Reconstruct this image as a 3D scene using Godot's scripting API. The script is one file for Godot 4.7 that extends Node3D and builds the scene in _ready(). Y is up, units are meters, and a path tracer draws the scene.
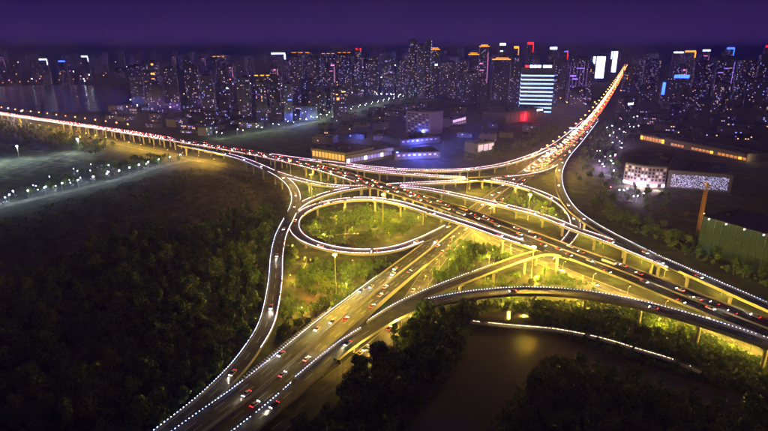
extends Node3D
# A motorway interchange at night, seen from about 150 m up. Units are metres, y is up, north is -z.

const RAISED := {
	"main": [22, [-1270.7, 14, -1481.4, -866, 14, -1185.1, -509.2, 14, -947.2, -279.4, 14, -783.9, -169.4, 14, -700.8, -70.5, 14, -607.4, -22.9, 14, -550.2, 7.2, 14, -514.1, 51.7, 14, -459.9, 90.5, 14, -404.8, 109.7, 14, -374.7, 130.3, 14, -342.5, 158.5, 14, -299.2, 178.1, 14, -264.6, 196.5, 14, -235.3, 213.9, 14, -206.7]],
	"g": [9, [-306.5, 14, -775.2, -236.5, 14, -719, -189.5, 14, -673.3, -141.5, 14, -610.1, -110.8, 13.8, -560.3, -92.4, 13, -515.8, -83.3, 12, -471.7, -82.1, 11, -431.6, -81.4, 10, -385.7, -76.9, 9, -346.4, -70.4, 7.8, -308.2, -66.6, 6.6, -278.4, -64.8, 5.6, -253.1, -66.6, 5.1, -232.8, -70.3, 4.9, -212.6, -77.8, 5, -189.3, -87, 5, -170.2, -96.1, 5, -152.1]],
	"f": [21, [-82, 5, -153.1, -71.5, 5, -171.4, -57.3, 4.7, -195.5, -41.5, 4, -229, -25.6, 3, -263.3, 1.3, 1.6, -316.1, 45.9, 0.6, -398.4, 90.4, 0.5, -481.6, 142.9, 0.5, -574.9, 214.7, 0.5, -702.2, 305.4, 0.5, -866.6, 441.5, 0.5, -1131.4, 657.6, 0.5, -1580.5, 1371.6, 0.5, -3118.3, 5146.9, 0.5, -11349.7]],
	"h": [9.5, [-68.5, 5, -151.2, -55.9, 5, -171.4, -38.8, 5.4, -200, -22.1, 6.2, -228.2, -4.9, 7, -249.6, 12, 7.8, -266.2, 33.1, 8.4, -276.8, 61.3, 9, -285.4, 90.4, 9.4, -288, 117.8, 10, -282.8, 142.3, 11, -269.4, 165.3, 12.8, -246.8, 186.6, 13.9, -221.3, 204.7, 13.96, -196]],
	"i": [8.5, [-6.5, 7, -251.7, 6.3, 7.7, -267.6, 21.6, 8.4, -282, 38, 9.3, -294.6, 55.4, 10.3, -306.6, 77.9, 11.8, -321.8, 97.9, 13, -334.7, 117.4, 13.9, -341.8, 138.1, 14, -321.7]],
	"j": [8.5, [81.3, 0.5, -467.3, 53.4, 0.6, -429.6, 29.4, 1.2, -398, 6.2, 2.5, -374.6, -16.7, 3.8, -366.2, -41.3, 5, -370.4, -63.5, 6.3, -386.6, -75.6, 7.5, -412.3, -76.1, 8.8, -442.8, -62.4, 10, -470.1, -37.9, 11.2, -484.8, -11.7, 12, -485.6, 15, 12.9, -467, 42, 13.7, -433.2, 70, 14, -399.7, 94.9, 14, -367, 114.9, 14, -345.4]],
	"k": [8.5, [-82.9, 11.1, -431.3, -80.6, 11.2, -454.9, -72.7, 10.5, -483.7, -59.2, 9.6, -510.8, -41.3, 8.9, -531.3, -13.1, 8.5, -547.6, 17.6, 8.5, -555.1, 56.6, 9.3, -560, 96.6, 10, -567.3, 134, 10, -584.7]],
	"c": [8.5, [-137.4, 14, -602, -110.8, 13.7, -572.6, -92.8, 12.6, -558.2, -71.6, 11, -546.6, -45.3, 8.9, -542.6, -15.2, 8.03, -547.2, 17.4, 8, -546.5, 41.8, 8, -538.8, 84.4, 8.4, -501.9, 136.2, 9.6, -443.2, 157.6, 10.6, -395.9, 171.1, 11.5, -368.3, 181.1, 12.2, -341.3, 190.1, 12.9, -315.9]],
	"d": [9, [-214.8, 14, -742.1, -139.4, 14, -686.8, -68.2, 14, -644.8, 7.2, 13, -611.8, 55.1, 12, -608.1, 102.5, 10.5, -620.2, 149.7, 8, -657.7, 200.1, 5, -721.4, 256.5, 2.5, -804.9, 333.5, 0.7, -945, 444.2, 0.5, -1156.3]],
	"e": [8.5, [-67.7, 14, -639.9, -16.6, 13, -603.7, 30.2, 12, -588.2, 69.9, 11, -580, 113, 10, -571.1, 139.2, 9, -556.7, 156.5, 8, -534.7, 169.6, 6.8, -507.6, 174.8, 5.4, -477.2, 172, 4.2, -446.8, 163.5, 3.2, -419.5, 149.6, 2, -395.9, 133.2, 1, -374.2, 119.8, 0.4, -357.7]],
	"q": [8.5, [97.9, 10.3, -575.6, 136.1, 9.2, -589, 168.2, 7.5, -609, 200.1, 5.5, -639.6, 235.3, 3.6, -694.1, 280.2, 2, -782.4, 344.4, 1, -909.7, 481.8, 0.6, -1190.4]],
	"r": [9, [468.5, 0.5, -1156.3, 336.4, 1.2, -887.5, 266.7, 2.8, -747.1, 227.9, 4.4, -659.1, 202.3, 6, -587.4, 183.2, 7.8, -515.4, 173.2, 9.4, -454.5, 173.7, 10.8, -410.4, 179.7, 11.8, -370.7, 186.7, 12.6, -338.5, 196.4, 13.3, -306.1, 205.2, 13.8, -279.7, 212.5, 14, -258, 227, 14, -222]],
}
const LOW := {
	"n": [10, [105.6, 0, -495, 71.7, 0, -428.6, 52.7, 0, -387.5, 34.6, 0, -344.7, 18.5, 0, -299.4, 6.2, 0, -260.7, -6.3, 0, -239, -29.5, 0, -203.7, -49.6, 0, -173.8]],
	"m": [10, [76.9, 0, -439.5, 93.4, 0, -390.9, 120.7, 0, -352.9, 135.6, 0, -329.2, 152.6, 0, -304.4, 166, 0, -285.9, 180.3, 0, -262.9, 196.9, 0, -231.5, 208.4, 0, -206.7]],
	"park": [9, [-397.4, 0, -462.7, -385.1, 0, -498.4, -356.7, 0, -551.9, -322.2, 0, -617, -304.1, 0, -685.2, -277.7, 0, -731.9]],
	"ave": [16, [-299, 0, -915.8, -244.7, 0, -985.5, -178.4, 0, -1095.7, -96.7, 0, -1302.8, -11.6, 0, -1525.9, 68.9, 0, -1739]],
	"under": [14, [-1127.5, 0, -1335.5, -845.6, 0, -1151.7, -629.8, 0, -1011, -471.5, 0, -889.5, -345.8, 0, -793, -253.9, 0, -724.8, -175.8, 0, -666.9, -108.4, 0, -655.2]],
	"walk": [3, [49.5, 0, -265.8, 56.7, 0, -264, 76.3, 0, -260.1, 93, 0, -257.4, 107.9, 0, -252, 123.5, 0, -243.4, 130.8, 0, -237.1, 144.6, 0, -227.5, 153.6, 0, -216.9]],
}
const ZONES := {
	"west_wood": [-174.8, -166.6, -92.1, -166.6, -79.4, -208.2, -71.5, -242.9, -76.8, -295.2, -89.1, -370.5, -91.8, -442.3, -115.6, -495, -136.6, -468.8, -151.5, -413.3, -198.1, -413.3, -228.1, -389.8, -239, -342, -268.9, -282],
	"wedge": [-61.1, -295.2, -79.1, -392, -65.1, -374.7, -32.1, -349.2, 11.9, -356.7, 42.6, -398.9, -36.6, -264, -58.2, -242.9],
	"loop": [-74.3, -434, -61, -488.2, -12.1, -502, 38.2, -459.7, 4.8, -392, -43.6, -392],
	"river_wood": [-37.5, -169.3, -18.1, -204.4, 8.7, -250, 26.8, -269.8, 56.5, -279.5, 51.7, -258.5, 41.7, -236.2, 18.7, -200.8, 6.6, -177.9, 0.4, -161.4],
	"south_bank": [33.7, -279.5, 72.2, -291.2, 131.8, -284.6, 175.2, -254.2, 198.5, -218.5, 190.8, -208.2, 157.9, -224.4, 131.3, -242.9, 100, -261.8, 83, -284.6, 59, -287.2],
	"mid": [55.9, -381, 81.3, -413.3, 113.2, -374.7, 61.5, -342, 32, -315.6],
	"mid_east": [35.6, -298, 64.9, -320.3, 114.8, -352.9, 142.9, -312.5, 155.5, -296.6, 116.9, -314.1, 76.7, -312.5],
	"peninsula": [42.3, -169.3, 68.6, -208.2, 83.8, -230.6, 102.6, -223.6, 120.7, -209, 140.5, -194.4, 170.5, -180.9, 155.9, -161.4],
	"strip": [96.5, -251, 118.1, -250, 138.7, -236.2, 163.3, -216.9, 188, -204.4, 185.3, -200.8, 158.4, -209, 133.4, -225.3, 113.4, -238.1],
	"right": [209.2, -505.5, 206.9, -450.8, 231.6, -364.5, 258.8, -299.4, 290.6, -342, 261.9, -403.6, 234.3, -450.8, 238.3, -539.6],
	"avenue_trees": [78, -711.2, 173.9, -769, 237, -836.4, 346.4, -1024.2, 339.7, -1080.7, 224.2, -884.4, 129, -769],
	"ne_trees": [308.6, -809.8, 436, -1051.7, 612, -1335.5, 592.7, -1213.4, 355.8, -809.8, 231.7, -564.8, 211.4, -564.8],
	"east_loop": [121.8, -578.2, 157.4, -539.6, 169.1, -481.6, 164.6, -439.5, 140.2, -475.1, 102.1, -531.7],
	"north_strip": [-115, -698, -42.5, -632.9, -45.8, -592.2, -89.6, -611.9],
	"west_gore": [-94.9, -582.8, -55.5, -569.2, -80.3, -527.8],
	"left_line": [-949.4, -1232.3, -665.6, -1037.8, -437.5, -855, -421.3, -746.3, -531.4, -845.6, -706.7, -905.1],
	"left_line2": [-382.1, -523.9, -392.4, -611.9, -378.9, -679, -347.6, -761.3, -284.8, -731.9, -297.2, -691.5, -354.9, -632.9, -371, -539.6],
	"south_all": [-21.3, -166.6, -17.8, -200.8, 8.7, -247.9, 28.6, -277, 73.3, -296.6, 134.4, -291.2, 179.6, -261.8, 207.3, -223.6, 175.5, -166.6],
	"shop_yard": [318, -793, 498.6, -1143.4, 615.9, -1213.4, 479.8, -973.2, 374.7, -809.8, 272.1, -582.8, 310.5, -547.8, 286.8, -462.7, 245.8, -475.1, 239.4, -539.6],
	"west_open": [-369.8, -450.8, -286.1, -632.9, -258.8, -679, -126, -611.9, -102.5, -516.4, -151.5, -413.3, -228.1, -389.8, -282.7, -333.4],
	"right_quarter": [497.6, -1011, 546.7, -894.7, 626.7, -793, 839.7, -1051.7, 1096.3, -1540.4, 776, -1483.7, 612, -1335.5],
	"left_quarter": [-679.1, -1232.3, -701.6, -1456.8, -224.2, -1405.8, -267.1, -1037.8, -327.7, -949.4, -472.3, -1051.7],
	"east_strip": [149, -413.3, 170, -381, 188.6, -338.5, 217.2, -284.6, 228.3, -258.5, 238.5, -272.2, 213.5, -320.3, 193.8, -364.5, 179, -403.6, 165.2, -423.4],
	"south_lit": [60.5, -295.2, 99, -298, 135, -292.5, 175.8, -265.2, 196, -236.2, 189.7, -227.1, 167.3, -250, 128.8, -277, 89.8, -287.2],
	"core": [16.3, -505.5, 53.4, -472, 96.1, -403.6, 128.9, -351.1, 123.2, -333.4, 85.6, -392, 41.4, -442.3, 10.7, -481.6],
	"field": [-751.7, -874.4, -599.3, -874.4, -463.3, -769, -419.8, -724.8, -445.9, -638.3, -499.3, -564.8],
	"dirt": [-213.7, -472, -238.6, -622.2, -192.3, -655.2, -134.1, -622.2, -107.2, -573.7, -100.8, -523.9, -123.1, -502, -150.5, -423.4],
	"dirt_patch": [-56.9, -312.5, -46.2, -333.4, -31.5, -325.1, -32.7, -295.2, -50.5, -279.5],
	"lot": [-430.7, -505.5, -425.8, -556.2, -404.9, -632.9, -388.7, -711.2, -349.2, -731.9, -310.8, -691.5, -364.4, -564.8, -404.6, -472],
	"river": [-1.5, -151.6, 18.2, -193.8, 42.2, -232.4, 54.2, -269.8, 64.4, -283.3, 83.2, -280.8, 89.1, -267.5, 95, -253.1, 114.1, -240, 132.5, -223.6, 157, -206.7, 174.2, -199.3, 207, -189.1, 196.2, -176.7, 163.4, -184, 140.5, -194.4, 120.7, -209, 103, -224.4, 82.6, -231.5, 63.5, -206.7, 44.5, -180.9, 29.7, -151.6],
	"lake": [-1205.2, -1430.9, -1747.6, -2096.3, -1591.9, -2334.6, -1367.5, -2402.6, -1073.1, -2209.2, -799.8, -1667.5, -721.2, -1335.5, -822.8, -1335.5],
	"dark_block": [-161.3, -998.1, 32.1, -1540.4, 345.4, -1335.5, 327.5, -1095.7, 182.6, -809.8, 76.7, -698, -5.4, -691.5, -93.3, -746.3],
}
const MASTS := [[-107.6, 30, -585.5], [-76, 27, -527.9], [-0.9, 27, -449.2], [91.4, 27, -553.3], [209.4, 25, -651.4], [133, 25, -456.5], [98.8, 27, -319.6], [-30.8, 28, -303]]
const TOWERS := [
	["led", 374.9, -1313.5, 75.0, 110.6],
	["plain", 91.8, -1739, 26.2, 180.2],
	["plain", 119.7, -1739, 23.0, 165.2],
	["blue", 138.2, -1702.5, 19.3, 179.6],
	["crown", 160.7, -1702.5, 25.7, 150.0],
	["plain", 204, -1702.5, 48.2, 114.0],
	["plain", 249, -1702.5, 28.9, 120.1],
	["crown", 287, -1739, 29.5, 134.8],
	["crown_tall", 319.8, -1739, 29.5, 159.1],
	["crown", 363.7, -1667.5, 53.5, 120.7],
	["plain", 369.3, -1511.6, 28.6, 131.4],
	["plain", 475.1, -1483.7, 16.9, 123.9],
	["stripe", 555.4, -1540.4, 55.4, 128.4],
	["plain", 626.7, -1633.9, 18.5, 109.7],
	["billboard", 1045.5, -2632.4, 64.0, 126.9],
	["billboard_thin", 1377.6, -3250.9, 42.4, 150.0],
	["plain", 690.8, -2096.3, 27.6, 150.0],
	["plain", 989.6, -1994.2, 52.5, 114.9],
	["bluesign", 839.7, -1540.4, 70.0, 73.4],
	["plain", 1050.2, -1777, 50.2, 112.5],
	["plain", 1123.9, -1777, 50.2, 128.2],
	["plain", 1121, -1667.5, 50.4, 120.7],
	["plain", 1138.4, -1601.5, 48.4, 136.0],
	["plain", -711.4, -1540.4, 35.0, 106.5],
	["plain", -617.6, -1430.9, 35.3, 119.8],
	["plain", -529.5, -1335.5, 27.9, 107.5],
	["plain", -493.3, -1381.6, 31.5, 111.0],
	["plain", -413.9, -1251.7, 26.2, 92.2],
	["plain", -386.2, -1292.3, 24.6, 104.3],
	["plain", -319.5, -1213.4, 27.8, 89.6],
	["plain", -255.5, -1570.4, 35.6, 130.7],
	["plain", -209.9, -1633.9, 37.0, 132.8],
	["plain", -170.3, -1702.5, 32.1, 126.1],
	["plain", -127.3, -1777, 40.2, 134.4],
	["plain", -85.4, -1777, 23.4, 150.0],
	["plain", -44.5, -1816.7, 47.9, 127.7],
	["plain", 14, -1858.1, 42.0, 127.2],
	["plain", 59.5, -1858.1, 35.0, 117.3],
	["plain", -268.3, -1160.1, 22.2, 83.9],
	["plain", -247.7, -1213.4, 23.2, 94.0],
	["plain", -210.7, -1160.1, 17.7, 79.7],
	["eave", -480.5, -1430.9, 48.9, 65.9],
	["eave", -431.6, -1483.7, 19.7, 70.8],
	["eave", -389.4, -1483.7, 30.9, 73.5],
	["eave", -348.4, -1540.4, 49.6, 78.9],
	["eave", -752.5, -2474.7, 60.2, 119.6],
	["eave", -430.3, -2811, 105.0, 135.2],
	["eave", -288.6, -2811, 73.5, 130.3],
	["eave", -204.7, -2811, 73.5, 135.2],
	["top_red", 662.2, -2474.7, 27.8, 175.9],
	["top_white", 685.7, -2209.2, 29.0, 153.9],
	["top_red", 733.3, -2209.2, 24.9, 142.3],
	["top_white", 537.2, -2474.7, 27.8, 171.6],
	["top_yellow", 599.7, -2474.7, 23.2, 158.6],
	["top_white", 1519.3, -2811, 47.2, 135.2],
	["top_yellow", 1579.7, -2811, 52.5, 140.2],
	["top_white", 1661, -2811, 36.7, 145.1],
	["top_blue", 1670.4, -2632.4, 34.4, 154.6],
	["top_red", 1978.5, -2811, 31.5, 164.7],
	["top_white", -545.8, -2811, 73.5, 130.3],
	["top_red", -115.8, -2474.7, 27.8, 150.0],
	["top_white", -1553.6, -2474.7, 32.4, 106.5],
	["top_blue", -1386.4, -2334.6, 26.2, 100.7],
	["top_white", -1548.2, -2811, 31.5, 115.5],
]
const POINTS := {
	"mall_a": Vector3(282.9, 0, -597),
	"mall_b": Vector3(319.4, 0, -573.7),
	"mall_c": Vector3(380.9, 0, -551.9),
	"hoard_a": Vector3(246.4, 0, -381),
	"hoard_b": Vector3(271.2, 0, -330),
	"strip_a": Vector3(447.8, 0, -905.1),
	"strip_b": Vector3(508.9, 0, -717.9),
	"ware_a": Vector3(-103.1, 0, -731.9),
	"ware_b": Vector3(-51.6, 0, -691.5),
	"ware_c": Vector3(13.2, 0, -753.7),
	"crane": Vector3(264.9, 0, -413.3),
	"red_a": Vector3(257.4, 0, -1111.2),
	"red_b": Vector3(368.1, 0, -1213.4),
	"gas": Vector3(369.3, 0, -1011),
	"block_a": Vector3(41.7, 0, -985.5),
	"block_b": Vector3(84.2, 0, -949.4),
	"glow_a": Vector3(137.3, 0, -1051.7),
	"glow_b": Vector3(174.5, 0, -1111.2),
	"screen_a": Vector3(140.8, 0, -776.8),
	"screen_b": Vector3(171.5, 0, -801.3),
	"flood_a": Vector3(-469.2, 0, -793),
	"flood_b": Vector3(-543.2, 0, -666.9),
	"flood_c": Vector3(-521, 0, -731.9),
	"shed_a": Vector3(15.7, 0, -731.9),
	"shed_b": Vector3(81.6, 0, -746.3),
	"shed_c": Vector3(26.2, 0, -845.6),
	"shed_d": Vector3(95.8, 0, -884.4),
	"lit_a": Vector3(-533.6, 0, -1143.4),
	"spot_a": Vector3(513, 0, -1335.5),
	"spot_b": Vector3(382.4, 0, -1066),
	"blue_a": Vector3(605.9, 0, -1037.8),
	"gantry": Vector3(-19.9, 0, -216.9),
	"path_a": Vector3(-49, 0, -412),
	"path_b": Vector3(-36.8, 0, -418.8),
	"path_c": Vector3(-21.4, 0, -419.6),
	"row_a": Vector3(-169.8, 0, -1879.5),
	"row_b": Vector3(59.7, 0, -1757.8),
	"shore_a": Vector3(-1701.2, 0, -2334.6),
	"shore_b": Vector3(-1503.3, 0, -2718.8),
	"bridge_a": Vector3(-1780.3, 0, -3250.9),
	"bridge_b": Vector3(-1716.4, 0, -3315.6),
	"bridge_c": Vector3(-1650, 0, -3382.8),
	"bridge_d": Vector3(-1633.5, 0, -3525.8),
}

var rng := RandomNumberGenerator.new()
var mats := {}
var roads := {}          # name -> {p, r, s, w}
var road_cells := {}     # Vector2i -> Array of [road, sample]
var taken := {}

# ------------------------------------------------------------------ small mesh builder
class Shape:
	var v := PackedVector3Array()
	var n := PackedVector3Array()
	var c := PackedColorArray()
	var i := PackedInt32Array()
	var color := Color.WHITE
	func tri(a: Vector3, b: Vector3, d: Vector3) -> void:   # a, b, d run counter-clockwise seen from outside
		var k := (b - a).cross(d - a).normalized()
		var f := v.size()
		v.append_array([a, b, d]); n.append_array([k, k, k]); c.append_array([color, color, color])
		i.append_array([f, f + 2, f + 1])
	func quad(a: Vector3, b: Vector3, d: Vector3, e: Vector3) -> void:
		var k := (b - a).cross(e - a)
		if k.length_squared() < 1e-9: k = (d - b).cross(e - b)
		k = k.normalized()
		var f := v.size()
		v.append_array([a, b, d, e]); n.append_array([k, k, k, k]); c.append_array([color, color, color, color])
		i.append_array([f, f + 2, f + 1, f, f + 3, f + 2])
	func quad_n(a: Vector3, b: Vector3, d: Vector3, e: Vector3, k: Vector3) -> void:
		var f := v.size()
		v.append_array([a, b, d, e]); n.append_array([k, k, k, k]); c.append_array([color, color, color, color])
		i.append_array([f, f + 2, f + 1, f, f + 3, f + 2])
	func box(at: Vector3, size: Vector3, b := Basis(), bottom := true) -> void:
		var x := b.x * size.x * .5
		var y := b.y * size.y * .5
		var z := b.z * size.z * .5
		quad(at - x + y + z, at + x + y + z, at + x + y - z, at - x + y - z)
		if bottom: quad(at - x - y - z, at + x - y - z, at + x - y + z, at - x - y + z)
		quad(at - x - y + z, at + x - y + z, at + x + y + z, at - x + y + z)
		quad(at + x - y - z, at - x - y - z, at - x + y - z, at + x + y - z)
		quad(at + x - y + z, at + x - y - z, at + x + y - z, at + x + y + z)
		quad(at - x - y - z, at - x - y + z, at - x + y + z, at - x + y - z)
	func tube(a: Vector3, b: Vector3, ra: float, rb: float, sides := 8, cap := true) -> void:
		var d := (b - a).normalized()
		var u := d.cross(Vector3.RIGHT if absf(d.x) < .8 else Vector3.FORWARD).normalized()
		var w := d.cross(u)
		for k in sides:
			var t0 := TAU * k / sides
			var t1 := TAU * (k + 1) / sides
			var p0 := u * cos(t0) + w * sin(t0)
			var p1 := u * cos(t1) + w * sin(t1)
			quad(a + p0 * ra, a + p1 * ra, b + p1 * rb, b + p0 * rb)
			if cap: tri(b, b + p0 * rb, b + p1 * rb)
	func ball(at: Vector3, r: Vector3, rings := 5, sides := 8) -> void:
		for j in rings:
			var a0 := PI * j / rings
			var a1 := PI * (j + 1) / rings
			for k in sides:
				var t0 := TAU * k / sides
				var t1 := TAU * (k + 1) / sides
				var q := [Vector3(sin(a0) * cos(t0), cos(a0), sin(a0) * sin(t0)), Vector3(sin(a0) * cos(t1), cos(a0), sin(a0) * sin(t1)), Vector3(sin(a1) * cos(t1), cos(a1), sin(a1) * sin(t1)), Vector3(sin(a1) * cos(t0), cos(a1), sin(a1) * sin(t0))]
				quad(at + q[0] * r, at + q[1] * r, at + q[2] * r, at + q[3] * r)
	func put(m: ArrayMesh, mat: Material) -> void:
		if v.is_empty(): return
		var a := []
		a.resize(Mesh.ARRAY_MAX)
		a[Mesh.ARRAY_VERTEX] = v; a[Mesh.ARRAY_NORMAL] = n; a[Mesh.ARRAY_COLOR] = c; a[Mesh.ARRAY_INDEX] = i
		m.add_surface_from_arrays(Mesh.PRIMITIVE_TRIANGLES, a)
		m.surface_set_material(m.get_surface_count() - 1, mat)
	func mesh(mat: Material) -> ArrayMesh:
		var m := ArrayMesh.new()
		put(m, mat)
		return m

# ------------------------------------------------------------------ scene tree helpers
func numbered(called: String) -> String:
	var k: int = taken.get(called, 0)
	taken[called] = k + 1
	return called if k == 0 else "%s_%03d" % [called, k]

func tag(o: Node3D, label: String, category := "", group := "", kind := "") -> Node3D:
	if label: o.set_meta("label", label)
	if category: o.set_meta("category", category)
	if group: o.set_meta("group", group)
	if kind: o.set_meta("kind", kind)
	return o

func thing(called: String, at := Vector3.ZERO, turn := 0.0) -> Node3D:
	var o := Node3D.new()
	o.name = numbered(called)
	add_child(o)
	o.position = at
	o.rotation.y = turn
	return o

func part(parent: Node3D, called: String, m: Mesh, at := Vector3.ZERO, kind := "") -> MeshInstance3D:
	var o := MeshInstance3D.new()
	o.name = numbered(called) if parent == self else called
	o.mesh = m
	parent.add_child(o, true)
	o.position = at
	if kind: o.set_meta("kind", kind)
	return o

func copy_of(o: Node3D, called: String) -> Node3D:
	var r: Node3D = o.duplicate()
	r.name = numbered(called)
	add_child(r)
	return r

# ------------------------------------------------------------------ materials
func noise_tex(freq: float, lo: float, hi: float, octaves := 4, s := 1) -> ImageTexture:
	var f := FastNoiseLite.new()
	f.seed = s
	f.frequency = freq
	f.fractal_octaves = octaves
	var im := f.get_seamless_image(256, 256)
	im.convert(Image.FORMAT_RGB8)
	for y in 256:
		for x in 256:
			var g := im.get_pixel(x, y).r
			var q := lerpf(lo, hi, g)
			im.set_pixel(x, y, Color(q, q, q))
	return ImageTexture.create_from_image(im)

func ripple_tex() -> ImageTexture:
	var f := FastNoiseLite.new()
	f.seed = 19
	f.frequency = .03
	f.fractal_octaves = 4
	var im := f.get_seamless_image(256, 256)
	im.convert(Image.FORMAT_RGBA8)
	im.bump_map_to_normal_map(4.0)
	return ImageTexture.create_from_image(im)

func lin(r: float, g: float, b: float) -> Color:
	return Color(r, g, b).linear_to_srgb()

func paint(called: String, col: Color, rough := .8, tex: Texture2D = null, scale := .1, metal := 0.0) -> StandardMaterial3D:
	var m := StandardMaterial3D.new()
	m.resource_name = called
	m.albedo_color = col
	m.roughness = rough
	m.metallic = metal
	m.vertex_color_use_as_albedo = true
	if tex:
		m.albedo_texture = tex
		m.uv1_triplanar = true
		m.uv1_world_triplanar = true
		m.uv1_scale = Vector3.ONE * scale
	mats[called] = m
	return m

func glow(called: String, col: Color, energy: float) -> StandardMaterial3D:
	var m := paint(called, lin(.6, .6, .6), .4)
	m.vertex_color_use_as_albedo = false
	m.emission_enabled = true
	m.emission = col
	m.emission_energy_multiplier = energy
	return m

func make_materials() -> void:
	var fine := noise_tex(.05, .55, 1.0, 5, 3)
	var broad := noise_tex(.02, .15, 1.0, 6, 7)
	paint("asphalt", lin(.062, .058, .060), .7, broad, .03)
	paint("new_asphalt", lin(.028, .027, .028), .8, fine, .07)
	paint("old_asphalt", lin(.12, .11, .10), .8, broad, .02)
	paint("concrete", lin(.36, .34, .31), .85, fine, .12)
	paint("ground", Color.WHITE, .95, broad, .011)
	paint("white_line", lin(.72, .72, .70), .6, fine, .4)
	paint("metal", lin(.32, .32, .33), .45, null, 1, .6)
	paint("dark_metal", lin(.05, .05, .055), .5)
	paint("rubber", lin(.02, .02, .02), .9)
	paint("car_glass", lin(.02, .02, .025), .08)
	paint("bark", lin(.07, .05, .035), .9, fine, 1.0)
	var leaf := paint("leaf", Color.WHITE, .7)
	leaf.metallic_specular = .25
	paint("wall", Color.WHITE, .85, fine, .05)
	paint("roof", lin(.10, .10, .11), .9, broad, .03)
	paint("pane", lin(.03, .03, .04), .12)
	var w := paint("water", lin(.05, .042, .024), .1)  # brown of the reflected lit haze is put into the water colour
	w.metallic_specular = .35
	w.normal_enabled = true
	w.normal_texture = ripple_tex()
	w.normal_scale = .25
	w.uv1_triplanar = true
	w.uv1_world_triplanar = true
	w.uv1_scale = Vector3.ONE * .06
	paint("kerb", lin(.4, .39, .37), .85, fine, .2)
	glow("led_white", Color(.66, .74, 1.0), 9)
	glow("lamp_blue", Color(.35, .45, 1.0), 14)
	glow("lamp_pink", Color(1.0, .6, .95), 14)
	glow("led_trail", Color(1.0, .80, .98), 9)  # glow of the strips added in place of headlight trails
	glow("sodium", Color(1.0, .72, .16), 9)
	glow("lamp_orange", Color(1.0, .68, .28), 12)
	glow("lamp_white", Color(.9, .95, 1.0), 40)
	glow("headlight", Color(1.0, .92, .86), 40)
	glow("far_headlight", Color(1.0, .82, .58), 60)
	glow("far_taillight", Color(1.0, .20, .10), 26)
	glow("taillight", Color(1.0, .07, .05), 13)
	glow("win_warm", Color(1.0, .76, .60), 1.7)
	glow("win_cool", Color(.56, .58, 1.0), 2.4)
	glow("win_dim", Color(.62, .42, 1.0), .8)
	glow("sign_white", Color(.85, .9, 1.0), 3.2)
	glow("sign_blue", Color(.2, .4, 1.0), 4.0)
	glow("sign_pink", Color(1.0, .55, .85), 1.2)
	glow("sign_violet", Color(.6, .45, 1.0), 1.4)
	glow("sign_red", Color(1.0, .08, .12), 2.5)
	glow("sign_yellow", Color(1.0, .62, .12), 2.6)
	glow("glow_amber", Color(1.0, .6, .2), .5)
	glow("sign_soft", Color(.9, .75, .95), 1.2)
	glow("win_faint", Color(.6, .4, .7), .15)
	glow("flood_dim", Color(1.0, .85, .9), 1.0)
	glow("flood", Color(.9, 1.0, .95), 20)
	glow("walk_light", Color(1.0, .86, .72), 5)
	paint("board", lin(.02, .07, .06), .5)
	paint("net", lin(.009, .036, .040), .9)
	paint("crane_paint", lin(.45, .24, .05), .6)
	glow("glow_pink", Color(.85, .55, .75), .22)
	glow("glow_blue", Color(.25, .35, 1.0), .35)
	glow("tile_bright", Color(.8, .78, 1.0), 1.5)
	glow("tile_light", Color(.72, .7, 1.0), .55)
	glow("band_light", Color(.62, .78, 1.0), 1.6)

# ------------------------------------------------------------------ roads: paths
func spline(a: Array) -> Dictionary:
	var c := PackedVector3Array()
	for k in a.size() / 3: c.append(Vector3(a[k * 3], a[k * 3 + 1], a[k * 3 + 2]))
	var p := PackedVector3Array()
	for k in c.size() - 1:
		var p0: Vector3 = c[maxi(k - 1, 0)]
		var p1: Vector3 = c[k]
		var p2: Vector3 = c[k + 1]
		var p3: Vector3 = c[mini(k + 2, c.size() - 1)]
		var len := p1.distance_to(p2)
		var m1 := (p2 - p0) / maxf(p2.distance_to(p0), 1) * len
		var m2 := (p3 - p1) / maxf(p3.distance_to(p1), 1) * len
		var step := clampf(Vector2(p1.x, p1.z).length() * .012, 3, 80)
		var count := maxi(1, int(len / step))
		for q in count:
			var t := float(q) / count
			var t2 := t * t
			var t3 := t2 * t
			p.append(p1 * (2 * t3 - 3 * t2 + 1) + m1 * (t3 - 2 * t2 + t) + p2 * (-2 * t3 + 3 * t2) + m2 * (t3 - t2))
	p.append(c[c.size() - 1])
	# smooth the traced line once more
	for pass_ in 3:
		var o := p.duplicate()
		for k in range(1, p.size() - 1): o[k] = p[k - 1] * .25 + p[k] * .5 + p[k + 1] * .25
		p = o
	var r := PackedVector3Array()
	var s := PackedFloat32Array()
	var run := 0.0
	for k in p.size():
		var d: Vector3 = p[mini(k + 1, p.size() - 1)] - p[maxi(k - 1, 0)]
		r.append(Vector3(-d.z, 0, d.x).normalized())
		if k: run += p[k].distance_to(p[k - 1])
		s.append(run)
	return {"p": p, "r": r, "s": s, "length": run}

func at_dist(path: Dictionary, d: float) -> Array:   # [position, right, forward]
	var s: PackedFloat32Array = path.s
	var k := clampi(s.bsearch(d) - 1, 0, s.size() - 2)
	var t := clampf((d - s[k]) / maxf(s[k + 1] - s[k], .001), 0, 1)
	var p: PackedVector3Array = path.p
	var r: PackedVector3Array = path.r
	return [p[k].lerp(p[k + 1], t), r[k].lerp(r[k + 1], t).normalized(), (p[k + 1] - p[k]).normalized()]

func enter(called: String, w: float, a: Array) -> void:
	var path := spline(a)
	path.w = w
	roads[called] = path
	for k in path.p.size() - 1:
		var q: Vector3 = path.p[k]
		if q.length() > 1700: continue
		var reach := w * .5 + 8.0
		for x in range(floori((q.x - reach) / 20), floori((q.x + reach) / 20) + 1):
			for z in range(floori((q.z - reach) / 20), floori((q.z + reach) / 20) + 1):
				var cell := Vector2i(x, z)
				if not road_cells.has(cell): road_cells[cell] = []
				road_cells[cell].append([called, k])

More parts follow.
